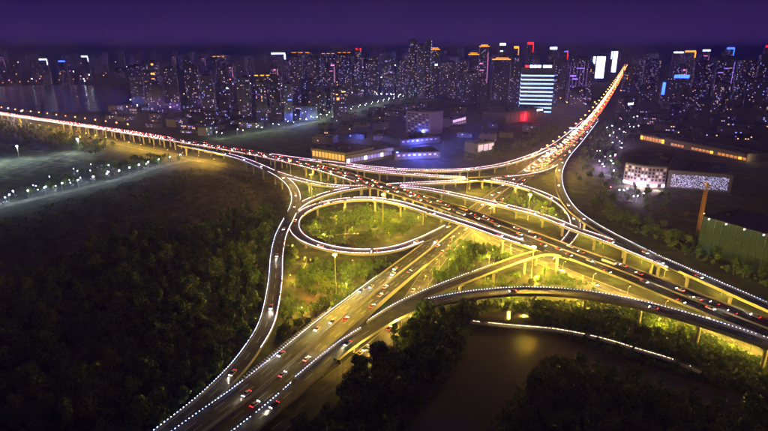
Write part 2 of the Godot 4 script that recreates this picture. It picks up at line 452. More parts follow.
func beside(q: Vector3, called: String) -> Array:      # every road near q: [name, distance from its centre line, its height there]
	var best := {}
	for e in road_cells.get(Vector2i(floori(q.x / 20), floori(q.z / 20)), []):
		if e[0] == called: continue
		var path: Dictionary = roads[e[0]]
		var a: Vector3 = path.p[e[1]]
		var b: Vector3 = path.p[e[1] + 1]
		var d := Vector2(b.x - a.x, b.z - a.z)
		var t := clampf((Vector2(q.x - a.x, q.z - a.z)).dot(d) / maxf(d.length_squared(), .001), 0, 1)
		var m := a.lerp(b, t)
		var far := Vector2(q.x - m.x, q.z - m.z).length()
		if not best.has(e[0]) or far < best[e[0]][1]: best[e[0]] = [e[0], far, m.y]
	return best.values()

func on_other(q: Vector3, called: String, inset := .15) -> bool:
	for e in beside(q, called):
		if e[1] < roads[e[0]].w * .5 - inset and absf(e[2] - q.y) < 1.7: return true
	return false

func near_any_road(x: float, z: float, gap: float, under := 99.0) -> bool:
	for e in beside(Vector3(x, 0, z), ""):
		if e[2] > under: continue
		if e[1] < roads[e[0]].w * .5 + gap: return true
	return false

# ------------------------------------------------------------------ roads: building
func strip(sh: Shape, path: Dictionary, l: float, r: float, dy := 0.0, from := 0.0, to := 1e9) -> void:
	var p: PackedVector3Array = path.p
	var q: PackedVector3Array = path.r
	var s: PackedFloat32Array = path.s
	var up := Vector3(0, dy, 0)
	for k in p.size() - 1:
		if s[k] < from or s[k + 1] > to: continue
		sh.quad(p[k] + q[k] * l + up, p[k] + q[k] * r + up, p[k + 1] + q[k + 1] * r + up, p[k + 1] + q[k + 1] * l + up)

func swept(sh: Shape, path: Dictionary, prof: Array, keep := PackedByteArray()) -> void:   # prof runs clockwise seen along the road
	var p: PackedVector3Array = path.p
	var q: PackedVector3Array = path.r
	for k in p.size() - 1:
		if keep.size() and not (keep[k] and keep[k + 1]): continue
		for j in prof.size() - 1:
			var a: Vector2 = prof[j]
			var b: Vector2 = prof[j + 1]
			sh.quad(p[k] + q[k] * a.x + Vector3.UP * a.y, p[k] + q[k] * b.x + Vector3.UP * b.y, p[k + 1] + q[k + 1] * b.x + Vector3.UP * b.y, p[k + 1] + q[k + 1] * a.x + Vector3.UP * a.y)

func dashes(sh: Shape, path: Dictionary, off: float, called: String, wide := .22, on := 6.0, gap := 9.0, limit := 900.0) -> void:
	var d := 2.0
	while d + on < path.length:
		var a := at_dist(path, d)
		var b := at_dist(path, d + on)
		d += on + gap
		if a[0].length() > limit or on_other(a[0] + a[1] * off, called, -.5): continue
		var u := Vector3(0, .006, 0)
		sh.quad(a[0] + a[1] * (off - wide / 2) + u, a[0] + a[1] * (off + wide / 2) + u, b[0] + b[1] * (off + wide / 2) + u, b[0] + b[1] * (off - wide / 2) + u)

func edge_line(sh: Shape, path: Dictionary, off: float, called: String, wide := .22) -> void:
	var p: PackedVector3Array = path.p
	var q: PackedVector3Array = path.r
	var u := Vector3(0, .006, 0)
	for k in p.size() - 1:
		if on_other(p[k] + q[k] * off, called, -.4) or on_other(p[k + 1] + q[k + 1] * off, called, -.4): continue
		sh.quad(p[k] + q[k] * (off - wide / 2) + u, p[k] + q[k] * (off + wide / 2) + u, p[k + 1] + q[k + 1] * (off + wide / 2) + u, p[k + 1] + q[k + 1] * (off - wide / 2) + u)

func lights_along(sh: Shape, path: Dictionary, off: float, y: float, keep: PackedByteArray, spacing: float, size: Vector3, from := 0.0, to := 1e9) -> void:
	var d := maxf(spacing, from)
	var s: PackedFloat32Array = path.s
	while d < minf(path.length, to):
		var k := clampi(s.bsearch(d) - 1, 0, s.size() - 2)
		if keep[k] and keep[k + 1] and rng.randf() > .03:
			var a := at_dist(path, d)
			sh.box(a[0] + a[1] * off + Vector3(0, y, 0), size * rng.randf_range(.7, 1.15), Basis(a[1], Vector3.UP, a[1].cross(Vector3.UP)), false)
		d += spacing

func kept(path: Dictionary, off: float, called: String) -> PackedByteArray:
	var keep := PackedByteArray()
	for k in path.p.size():
		keep.append(0 if on_other(path.p[k] + path.r[k] * off, called) else 1)
	return keep

func pier(parent: Node3D, a: Array, w: float, deep: float) -> void:
	var top: float = a[0].y - deep
	var sh := Shape.new()
	var b := Basis(a[1], Vector3.UP, a[1].cross(Vector3.UP))
	var cols := [0.0] if w < 14 else [-w * .25, w * .25]
	var wide := .9 if w < 14 else 1.0
	for off in cols:
		var prof := []
		for e in [Vector2(-wide, -.45), Vector2(-.45, -wide), Vector2(.45, -wide), Vector2(wide, -.45), Vector2(wide, .45), Vector2(.45, wide), Vector2(-.45, wide), Vector2(-wide, .45)]:
			prof.append(b * Vector3(off + e.x, 0, e.y))
		for k in 8:
			var p0: Vector3 = prof[k]
			var p1: Vector3 = prof[(k + 1) % 8]
			sh.quad(p1 + Vector3(0, -.3, 0), p0 + Vector3(0, -.3, 0), p0 + Vector3(0, top - 1.2, 0), p1 + Vector3(0, top - 1.2, 0))
	# the cap, wider at the top
	var lo := (w * .16 if w < 14 else w * .34)
	var hi := w * .33 if w < 14 else w * .42
	var y0 := top - 1.4
	for z in [-1, 1]:
		var pts := [Vector3(-lo, y0, z), Vector3(lo, y0, z), Vector3(hi, top - .5, z), Vector3(hi, top, z), Vector3(-hi, top, z), Vector3(-hi, top - .5, z)]
		for k in range(1, 5): sh.tri(b * pts[0], b * pts[k] if z > 0 else b * pts[k + 1], b * pts[k + 1] if z > 0 else b * pts[k])
		if z > 0:
			for k in 6:
				var p0: Vector3 = pts[k]
				var p1: Vector3 = pts[(k + 1) % 6]
				sh.quad(b * (p0 - Vector3(0, 0, 2)), b * (p1 - Vector3(0, 0, 2)), b * p1, b * p0)
	part(parent, "pier", sh.mesh(mats.concrete), Vector3(a[0].x, 0, a[0].z))

func parapets(t: Node3D, path: Dictionary, off: float, keep: PackedByteArray, lift: float) -> void:   # one part for each unbroken run
	var k := 0
	while k < keep.size():
		if not keep[k]: k += 1; continue
		var only := PackedByteArray()
		only.resize(keep.size())
		only.fill(0)
		var run := 0
		while k < keep.size() and keep[k]: only[k] = 1; k += 1; run += 1
		if run < 2: continue
		var sh := Shape.new()
		swept(sh, path, [Vector2(off - .2, .003 + lift), Vector2(off - .12, .95 + lift), Vector2(off + .12, .95 + lift), Vector2(off + .2, .003 + lift)], only)
		part(t, "parapet", sh.mesh(mats.concrete))

func viaduct(key: String, called: String, label: String, o: Dictionary) -> Node3D:
	var path: Dictionary = roads[key]
	var w: float = path.w
	var h := w * .5
	var t := thing(called)
	tag(t, label, "viaduct", o.get("group", ""))
	var deep := 1.9
	var sh := Shape.new()
	strip(sh, path, -h, h, 0.0)
	part(t, "road_surface", sh.mesh(mats.asphalt))
	sh = Shape.new()
	swept(sh, path, [Vector2(h, -.004), Vector2(h, -.4), Vector2(h * .62, -.65), Vector2(h * .5, -deep), Vector2(-h * .5, -deep), Vector2(-h * .62, -.65), Vector2(-h, -.4), Vector2(-h, -.004)])
	part(t, "girder", sh.mesh(mats.concrete))
	for side in [-1, 1]:
		var off: float = side * (h - .22)
		var keep := kept(path, off, key)
		parapets(t, path, off, keep, 0.0)
		var leds = o.get("led_left" if side < 0 else "led_right", null)
		if leds:
			sh = Shape.new()
			lights_along(sh, path, off, 1.12, keep, leds[0], leds[1], leds[3] if leds.size() > 3 else 0.0, leds[4] if leds.size() > 4 else 1e9)
			part(t, "parapet_lights", sh.mesh(mats[leds[2]]), Vector3.ZERO, "stuff")
	sh = Shape.new()
	for off in o.get("dashes", []): dashes(sh, path, off, key)
	for off in o.get("lines", [-(h - 1.0), h - 1.0]): edge_line(sh, path, off, key)
	part(t, "lane_markings", sh.mesh(mats.white_line), Vector3.ZERO, "stuff")
	if o.get("median", false):
		sh = Shape.new()
		swept(sh, path, [Vector2(-.35, .003), Vector2(-.15, .85), Vector2(.15, .85), Vector2(.35, .003)])
		part(t, "median_barrier", sh.mesh(mats.concrete))
	var joints := Shape.new()
	var mends := Shape.new()
	var run := 8.0
	while run < path.length - 8:
		var a := at_dist(path, run)
		if a[0].length() < 900 and not on_other(a[0] + a[1] * (h - 1.2), key) and not on_other(a[0] - a[1] * (h - 1.2), key):
			var y := Vector3(0, .010, 0)
			joints.quad(a[0] - a[1] * (h - .5) + y, a[0] + a[1] * (h - .5) + y, a[0] + a[1] * (h - .5) + a[2] * .5 + y, a[0] - a[1] * (h - .5) + a[2] * .5 + y)
			if rng.randf() < .6:
				var c: Vector3 = a[0] + a[1] * rng.randf_range(-h + 2.5, h - 2.5)
				var b := at_dist(path, run + rng.randf_range(4, 14))
				var e: Vector3 = b[0] + b[1] * (c - a[0]).dot(a[1])
				y = Vector3(0, .004, 0)
				mends.quad(c - a[1] * 1.4 + y, c + a[1] * 1.4 + y, e + b[1] * 1.4 + y, e - b[1] * 1.4 + y)
		run += 15.0
	if joints.v.size(): part(t, "expansion_joints", joints.mesh(mats.rubber), Vector3.ZERO, "stuff")
	if mends.v.size(): part(t, "asphalt_patches", mends.mesh(mats.new_asphalt), Vector3.ZERO, "stuff")
	var gap: float = o.get("piers", 30.0)
	var d := gap * .5
	while d < path.length:
		for shift in [0.0, 5.0, -5.0, 9.0, -9.0]:
			var a := at_dist(path, d + shift)
			if a[0].y < 4.2: break
			var free := true
			for side in ([0.0] if w < 14 else [-w * .25, w * .25]):
				var foot: Vector3 = a[0] + a[1] * side
				for e in beside(foot, key):
					if e[1] < roads[e[0]].w * .5 + 1.4 and e[2] < a[0].y - 1.7: free = false
					if e[1] < roads[e[0]].w * .35 and absf(e[2] - a[0].y) < 1.7 and e[0] < key: free = false
			if free and in_zone(a[0].x, a[0].z, "river"): free = false
			if free:
				pier(t, a, w, deep)
				break
		d += gap
	return t

func ground_road(key: String, called: String, label: String, o: Dictionary) -> Node3D:
	var path: Dictionary = roads[key]
	var h: float = path.w * .5
	var t := thing(called)
	tag(t, label, "", "", "structure")
	var sh := Shape.new()
	strip(sh, path, -h, h, .03 + o.get("lift", 0.0))
	part(t, "road_surface", sh.mesh(mats[o.get("mat", "old_asphalt")]))
	for side in [-1, 1]:
		sh = Shape.new()
		swept(sh, path, [Vector2(side * h - .15, -.1), Vector2(side * h - .15, .15), Vector2(side * h + .15, .15), Vector2(side * h + .15, -.1)], PackedByteArray())
		part(t, "kerb", sh.mesh(mats.kerb))
	sh = Shape.new()
	for off in o.get("dashes", [0.0]):
		var u: float = .03 + o.get("lift", 0.0)
		var d := 2.0
		while d + 6 < path.length:
			var a := at_dist(path, d)
			var b := at_dist(path, d + 6)
			d += 15
			if a[0].length() > 900: continue
			var v := Vector3(0, u + .006, 0)
			sh.quad(a[0] + a[1] * (off - .12) + v, a[0] + a[1] * (off + .12) + v, b[0] + b[1] * (off + .12) + v, b[0] + b[1] * (off - .12) + v)
	part(t, "lane_markings", sh.mesh(mats.white_line), Vector3.ZERO, "stuff")
	return t

# ------------------------------------------------------------------ zones and ground
var zone_poly := {}
func in_zone(x: float, z: float, called: String) -> bool:
	var e: Array = zone_poly[called]
	if x < e[1].position.x or z < e[1].position.y or x > e[1].end.x or z > e[1].end.y: return false
	return Geometry2D.is_point_in_polygon(Vector2(x, z), e[0])

func make_zones() -> void:
	for k in ZONES:
		var a: Array = ZONES[k]
		var p := PackedVector2Array()
		for j in a.size() / 2: p.append(Vector2(a[j * 2], a[j * 2 + 1]))
		var box := Rect2(p[0], Vector2.ZERO)
		for q in p: box = box.expand(q)
		zone_poly[k] = [p, box]

var patch := FastNoiseLite.new()
func ground_color(x: float, z: float) -> Color:
	var a := patch.get_noise_2d(x, z)
	var b := patch.get_noise_2d(x * 4.1 + 90, z * 4.1)
	var tone := clampf(1.0 + 1.1 * patch.get_noise_2d(x * 2.3 - 400, z * 2.3 + 70) + .9 * patch.get_noise_2d(x * 9.0, z * 9.0 - 33), .35, 1.8)
	var jx := x + b * 7
	var jz := z + a * 9
	var c := Color(.040, .082, .016).lerp(Color(.075, .080, .028), clampf(.5 + a * 1.6, 0, 1))
	if in_zone(jx, jz, "dirt") or in_zone(jx, jz, "dirt_patch"): c = Color(.17, .10, .055).lerp(Color(.10, .075, .04), clampf(.5 + b * 1.8, 0, 1))
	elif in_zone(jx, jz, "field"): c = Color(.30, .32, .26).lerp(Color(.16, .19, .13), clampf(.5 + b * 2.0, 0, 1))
	elif in_zone(jx, jz, "lot"): c = Color(.12, .12, .12)
	elif z < -640 and x > -330 and not in_zone(jx, jz, "avenue_trees"): c = Color(.05, .05, .06).lerp(Color(.085, .08, .085), clampf(.5 + b * 1.5, 0, 1))
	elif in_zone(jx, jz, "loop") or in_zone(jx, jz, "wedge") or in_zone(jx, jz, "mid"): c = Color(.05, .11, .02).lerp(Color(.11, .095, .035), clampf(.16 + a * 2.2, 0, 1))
	return Color(c.r * tone, c.g * tone, c.b * tone)

func make_ground() -> void:
	patch.seed = 11
	patch.frequency = .02
	var sh := Shape.new()
	var x0 := -260.0
	var x1 := 340.0
	var z0 := -620.0
	var z1 := -100.0
	var cell := 4.0
	var nx := int((x1 - x0) / cell)
	var nz := int((z1 - z0) / cell)
	var hgt := PackedFloat32Array()
	hgt.resize((nx + 1) * (nz + 1))
	for j in nz + 1:
		for k in nx + 1:
			var x := x0 + k * cell
			var z := z0 + j * cell
			hgt[j * (nx + 1) + k] = -4.0 if in_zone(x, z, "river") else 0.0
	for pass_ in 2:
		var o := hgt.duplicate()
		for j in range(1, nz):
			for k in range(1, nx):
				var at := j * (nx + 1) + k
				o[at] = (hgt[at] * 2 + hgt[at - 1] + hgt[at + 1] + hgt[at - nx - 1] + hgt[at + nx + 1]) / 6.0
		hgt = o
	var v := PackedVector3Array()
	var n := PackedVector3Array()
	var c := PackedColorArray()
	var idx := PackedInt32Array()
	for j in nz + 1:
		for k in nx + 1:
			var x := x0 + k * cell
			var z := z0 + j * cell
			var at := j * (nx + 1) + k
			v.append(Vector3(x, hgt[at], z))
			var dx := 0.0
			var dz := 0.0
			if k > 0 and k < nx: dx = hgt[at + 1] - hgt[at - 1]
			if j > 0 and j < nz: dz = hgt[at + nx + 1] - hgt[at - nx - 1]
			n.append(Vector3(-dx, 2 * cell, -dz).normalized())
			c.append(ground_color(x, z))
	for j in nz:
		for k in nx:
			var at := j * (nx + 1) + k
			idx.append_array([at, at + 1, at + nx + 2, at, at + nx + 2, at + nx + 1])
	var base := v.size()
	var cs := 20.0
	var gx0 := -1200.0
	var gx1 := 1200.0
	var gz0 := -1700.0
	var gz1 := 100.0
	var mx := int((gx1 - gx0) / cs)
	var mz := int((gz1 - gz0) / cs)
	for j in mz + 1:
		for k in mx + 1:
			var x := gx0 + k * cs
			var z := gz0 + j * cs
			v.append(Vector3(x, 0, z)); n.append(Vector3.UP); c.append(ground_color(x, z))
	for j in mz:
		for k in mx:
			var x := gx0 + (k + .5) * cs
			var z := gz0 + (j + .5) * cs
			if x > x0 and x < x1 and z > z0 and z < z1: continue
			var at := base + j * (mx + 1) + k
			idx.append_array([at, at + 1, at + mx + 2, at, at + mx + 2, at + mx + 1])
	var far := 40000.0
	for r in [[-far, gx0, -far, far], [gx1, far, -far, far], [gx0, gx1, -far, gz0], [gx0, gx1, gz1, far]]:
		var f := v.size()
		for e in [Vector2(r[0], r[2]), Vector2(r[1], r[2]), Vector2(r[1], r[3]), Vector2(r[0], r[3])]:
			v.append(Vector3(e.x, 0, e.y)); n.append(Vector3.UP); c.append(Color(.06, .06, .068))
		idx.append_array([f, f + 1, f + 2, f, f + 2, f + 3])
	sh.v = v; sh.n = n; sh.c = c; sh.i = idx
	tag(part(self, "ground", sh.mesh(mats.ground)), "dark grassy and earthy ground between the ramps", "", "", "structure")
	for e in [["river", "river", -1.5, "dark river bending under the lit walkway"], ["lake", "lake", .12, "dark lake far off beyond the elevated road"]]:
		var poly: PackedVector2Array = zone_poly[e[0]][0]
		if e[0] == "river": poly = Geometry2D.offset_polygon(poly, 5.0)[0]
		var w := Shape.new()
		var tris := Geometry2D.triangulate_polygon(poly)
		for k in tris.size() / 3:
			var q := [poly[tris[k * 3]], poly[tris[k * 3 + 1]], poly[tris[k * 3 + 2]]]
			var f := w.v.size()
			for b in q: w.v.append(Vector3(b.x, e[2], b.y)); w.n.append(Vector3.UP); w.c.append(Color.WHITE)
			w.i.append_array([f, f + 1, f + 2])
		tag(part(self, e[1], w.mesh(mats.water)), e[3], "", "", "structure")

# ------------------------------------------------------------------ lamps
func mast(at: Vector3, h: float, label: String, energy: float) -> void:
	var t := thing("light_mast", Vector3(at.x, 0, at.z))
	tag(t, label, "lamp mast", "tall light masts in the interchange")
	var sh := Shape.new()
	sh.tube(Vector3(0, 0, 0), Vector3(0, h - .3, 0), .38, .16, 10)
	sh.box(Vector3(0, .3, 0), Vector3(1.1, .6, 1.1))
	part(t, "pole", sh.mesh(mats.metal))
	sh = Shape.new()
	for k in 12:
		var a := TAU * k / 12
		var b := TAU * (k + 1) / 12
		sh.tube(Vector3(cos(a) * 1.1, h - .3, sin(a) * 1.1), Vector3(cos(b) * 1.1, h - .3, sin(b) * 1.1), .07, .07, 5, false)
		if k % 3 == 0: sh.tube(Vector3(0, h - .3, 0), Vector3(cos(a) * 1.1, h - .3, sin(a) * 1.1), .05, .05, 5, false)
	var lamp_ring := part(t, "lamp_ring", sh.mesh(mats.dark_metal))
	for k in 6:
		var a := TAU * (k + .5) / 6
		sh = Shape.new()
		sh.ball(Vector3.ZERO, Vector3(.42, .24, .42), 4, 8)
		part(lamp_ring, "lamp", sh.mesh(mats.sodium), Vector3(cos(a) * 1.2, h - .55, sin(a) * 1.2))
	var l := OmniLight3D.new()
	l.name = "glow_light"
	l.light_color = Color(1.0, .81, .27)
	l.light_energy = energy
	l.light_size = .8
	l.omni_range = 400
	l.omni_attenuation = 2
	l.shadow_enabled = true
	t.add_child(l)
	l.position = Vector3(0, h - 1.3, 0)

var lamp_meshes := {}
func street_lamp(at: Vector3, facing: Vector3, h: float, mat: String, col: Color, energy: float, label: String, group: String, reach := 1.6, size := 1.0, called := "street_lamp") -> void:
	var key := "%.1f %s %.1f %.2f" % [h, mat, reach, size]
	if not lamp_meshes.has(key):
		var a := Shape.new()
		a.tube(Vector3.ZERO, Vector3(0, h, 0), .14, .08, 6)
		a.tube(Vector3(0, h - .1, 0), Vector3(0, h + .25, -reach), .07, .05, 6)
		var b := Shape.new()
		b.box(Vector3(0, h + .34, -reach - .3), Vector3(.36, .14, .9))
		var c := Shape.new()
		c.ball(Vector3(0, h + .2, -reach - .3), Vector3(.3, .2, .42) * size, 4, 8)
		lamp_meshes[key] = [a.mesh(mats.metal), b.mesh(mats.dark_metal), c.mesh(mats[mat])]
	var f := Vector3(facing.x, 0, facing.z).normalized()
	var t := thing(called, at, atan2(-f.x, -f.z))
	tag(t, label, "street lamp", group)
	part(t, "pole", lamp_meshes[key][0])
	var housing := part(t, "lamp_housing", lamp_meshes[key][1])
	part(housing, "lamp", lamp_meshes[key][2])
	if energy > 0:
		var l := OmniLight3D.new()
		l.name = "glow_light"
		l.light_color = col
		l.light_energy = energy
		l.light_size = .3
		l.omni_range = 150
		l.omni_attenuation = 2
		l.shadow_enabled = true
		t.add_child(l)
		l.position = Vector3(0, h - .35, -reach - .3)

func make_lamps() -> void:
	var where := ["where the western ramp leaves the elevated road", "between the forking western ramps", "rising behind the loop road", "beside the far northern ramp", "beside the avenue under the far ramps", "inside the curved eastern ramp", "where the yellow ramp joins the elevated road", "in the bushes in front of the loop road"]
	for k in MASTS.size(): mast(Vector3(MASTS[k][0], 0, MASTS[k][2]), MASTS[k][1], "tall sodium light mast " + where[k], [3000, 5000, 11000, 10000, 9000, 9000, 11000, 8500][k])
	# lamps on the far edge of the elevated road
	var path: Dictionary = roads.main
	var d := 60.0
	while d < 1000:
		var a := at_dist(path, d)
		street_lamp(a[0] - a[1] * 10.75 + Vector3(0, .9, 0), a[1], 11, "lamp_orange", Color(1.0, .74, .42), 260, "orange street lamp in the row along the far parapet of the elevated road", "lamps along the elevated road", 1.6, 2.6)
		d += 36.0
	# lamps of the road under the viaduct
	path = roads.under
	d = 150.0
	while d < path.length - 130:
		var a := at_dist(path, d)
		street_lamp(a[0] + a[1] * 8.2, -a[1], 8.0, "sodium", Color(1.0, .78, .28), 1500, "sodium lamp beside the road under the elevated road", "lamps beside the road below")
		d += 38.0
	for e in [["m", 24.0, 1.0, 6.2], ["n", 30.0, -1.0, 6.2]]:
		path = roads[e[0]]
		d = 20.0
		while d < path.length - 8:
			var a := at_dist(path, d)
			var q: Vector3 = a[0] + a[1] * e[2] * e[3]
			var low := 9.0
			for b in beside(q, e[0]):
				if b[1] < roads[b[0]].w * .5 + 2: low = minf(low, b[2] - 3.2)
			if low > 3.5 and (e[0] == "m" or q.z < -205): street_lamp(q, -a[1] * e[2], low, "sodium", Color(1.0, .81, .32), 1100.0 if e[0] == "m" else 600.0, "sodium lamp beside the ground road " + ("under the elevated road" if e[0] == "m" else "under the two curved ramps"), "lamps beside the ground roads")
			d += e[1]
	# low gold lamps among the planting, below the decks
	var g := RandomNumberGenerator.new()
	g.seed = 404
	var set_ := []
	for e in [["loop", 26.0], ["wedge", 30.0], ["mid", 26.0], ["mid_east", 26.0], ["east_loop", 26.0], ["north_strip", 24.0], ["west_gore", 20.0], ["east_strip", 24.0], ["south_lit", 26.0], ["core", 26.0]]:
		var b: Rect2 = zone_poly[e[0]][1]
		for k in 260:
			var q := Vector2(g.randf_range(b.position.x, b.end.x), g.randf_range(b.position.y, b.end.y))
			if not in_zone(q.x, q.y, e[0]) or near_any_road(q.x, q.y, 1.5, 5.0) or in_zone(q.x, q.y, "river"): continue
			var bad := false
			for o in set_:
				if o.distance_to(q) < e[1]: bad = true
			if bad: continue
			set_.append(q)
			street_lamp(Vector3(q.x, 0, q.y), Vector3(g.randfn(), 0, g.randfn()), 5.5, "sodium", Color(1.0, .82, .30), 430, "low gold lamp among the planting under the ramps", "low lamps under the ramps", .8, .8, "garden_lamp")
	path = roads.park
	d = 15.0
	while d < path.length:
		var a := at_dist(path, d)
		street_lamp(a[0] - a[1] * 6.0, a[1], 9, "lamp_white", Color(.85, .95, 1.0), 150, "white street lamp beside the car park road", "lamps beside the car park", 1.6, 2.0)
		d += 18
	path = roads.ave
	d = 10.0
	while d < path.length:
		for side in [-1, 1]:
			var a := at_dist(path, d)
			street_lamp(a[0] + a[1] * side * 9.5, -a[1] * side, 10, "lamp_white", Color(.85, 1.0, .75), 260, "white street lamp on the distant diagonal avenue", "lamps of the distant avenue", 1.6, 1.6)
		d += 45
	# the avenue that runs to the horizon
	path = roads.f
	for k in 38:
		var far := 620.0 + 20.0 * k + k * k * 3.2
		for side in [-1, 1]:
			var a := at_dist(path, far)
			street_lamp(a[0] + a[1] * side * 12.2, -a[1] * side, 12, "lamp_orange", Color(1.0, .7, .34), 1400 + k * 80, "orange street lamp on the avenue that runs to the skyline", "lamps of the avenue", 1.8, 2.6 + k * .14)

# ------------------------------------------------------------------ trees
var crowns := []
var bush_meshes := []
func crown_mesh(s: int, h: float, r: float, leaves: int, tint: Color, leaf: float, low := .3) -> ArrayMesh:
	var g := RandomNumberGenerator.new()
	g.seed = s
	var sh := Shape.new()
	var lobes := []
	for k in 9:
		var a := g.randf() * TAU
		var q := sqrt(g.randf()) * r * .62
		var y := lerpf(low + .12, .86, g.randf())
		lobes.append([Vector3(cos(a) * q * (1.25 - y * .6), h * y, sin(a) * q * (1.25 - y * .6)), r * g.randf_range(.34, .55)])
	lobes.append([Vector3(0, h * .82, 0), r * .42])
	for k in leaves:
		var e: Array = lobes[k % lobes.size()]
		var d := Vector3(g.randfn(), g.randfn() * .9 + .15, g.randfn()).normalized()
		var p: Vector3 = e[0] + d * e[1] * pow(g.randf(), .25) * Vector3(1, .85, 1)
		var nn := (d + Vector3(g.randfn(), g.randfn(), g.randfn()) * .45).normalized()
		var u := nn.cross(Vector3(g.randfn(), g.randfn(), g.randfn())).normalized()
		var w := nn.cross(u)
		var size := leaf * g.randf_range(.6, 1.3)
		var f := g.randf_range(.7, 1.35)
		sh.color = Color(tint.r * f * g.randf_range(.85, 1.2), tint.g * f, tint.b * f)
		sh.quad_n(p - u * size * .5, p - w * size * .35, p + u * size * .6, p + w * size * .35, nn)
	return sh.mesh(mats.leaf)

func trunk_mesh(s: int, h: float) -> ArrayMesh:
	var g := RandomNumberGenerator.new()
	g.seed = s
	var sh := Shape.new()
	sh.tube(Vector3(0, -.2, 0), Vector3(0, h * .45, 0), .26, .17, 7, false)
	sh.tube(Vector3(0, h * .45, 0), Vector3(g.randfn() * .3, h * .85, g.randfn() * .3), .17, .05, 6)
	for k in 5:
		var y := h * g.randf_range(.3, .65)
		var a := g.randf() * TAU
		sh.tube(Vector3(0, y, 0), Vector3(cos(a) * h * .22, y + h * .2, sin(a) * h * .22), .09, .03, 5)
	return sh.mesh(mats.bark)

var tints := [Color(.052, .100, .020), Color(.070, .118, .022), Color(.042, .085, .018), Color(.085, .120, .024), Color(.060, .105, .020), Color(.046, .092, .026)]
func make_tree_kinds() -> void:
	for k in 6:
		var h: float = [7.0, 8.5, 9.5, 10.0, 8.0, 12.5][k]
		crowns.append([crown_mesh(100 + k, h, [2.9, 3.6, 4.3, 3.2, 3.9, 2.1][k], [620, 820, 1000, 760, 900, 620][k], tints[k], [.8, .85, .95, .75, .9, .7][k]), trunk_mesh(200 + k, h)])
	for k in 4: bush_meshes.append(crown_mesh(300 + k, 2.2, 1.5, 170, tints[k] * 1.05, .5, .05))

func scatter(zone: String, gap: float, s: int, clear := 2.5, under := 99.0) -> Array:
	var g := RandomNumberGenerator.new()
	g.seed = s
	var b: Rect2 = zone_poly[zone][1]
	var out := []
	var z := b.position.y
	while z < b.end.y:
		var x := b.position.x
		while x < b.end.x:
			var q := Vector2(x + g.randf_range(-.46, .46) * gap, z + g.randf_range(-.46, .46) * gap)
			if in_zone(q.x, q.y, zone) and not in_zone(q.x, q.y, "river") and not near_any_road(q.x, q.y, clear, under): out.append([q, g.randf(), g.randf(), g.randf()])
			x += gap
		z += gap
	return out

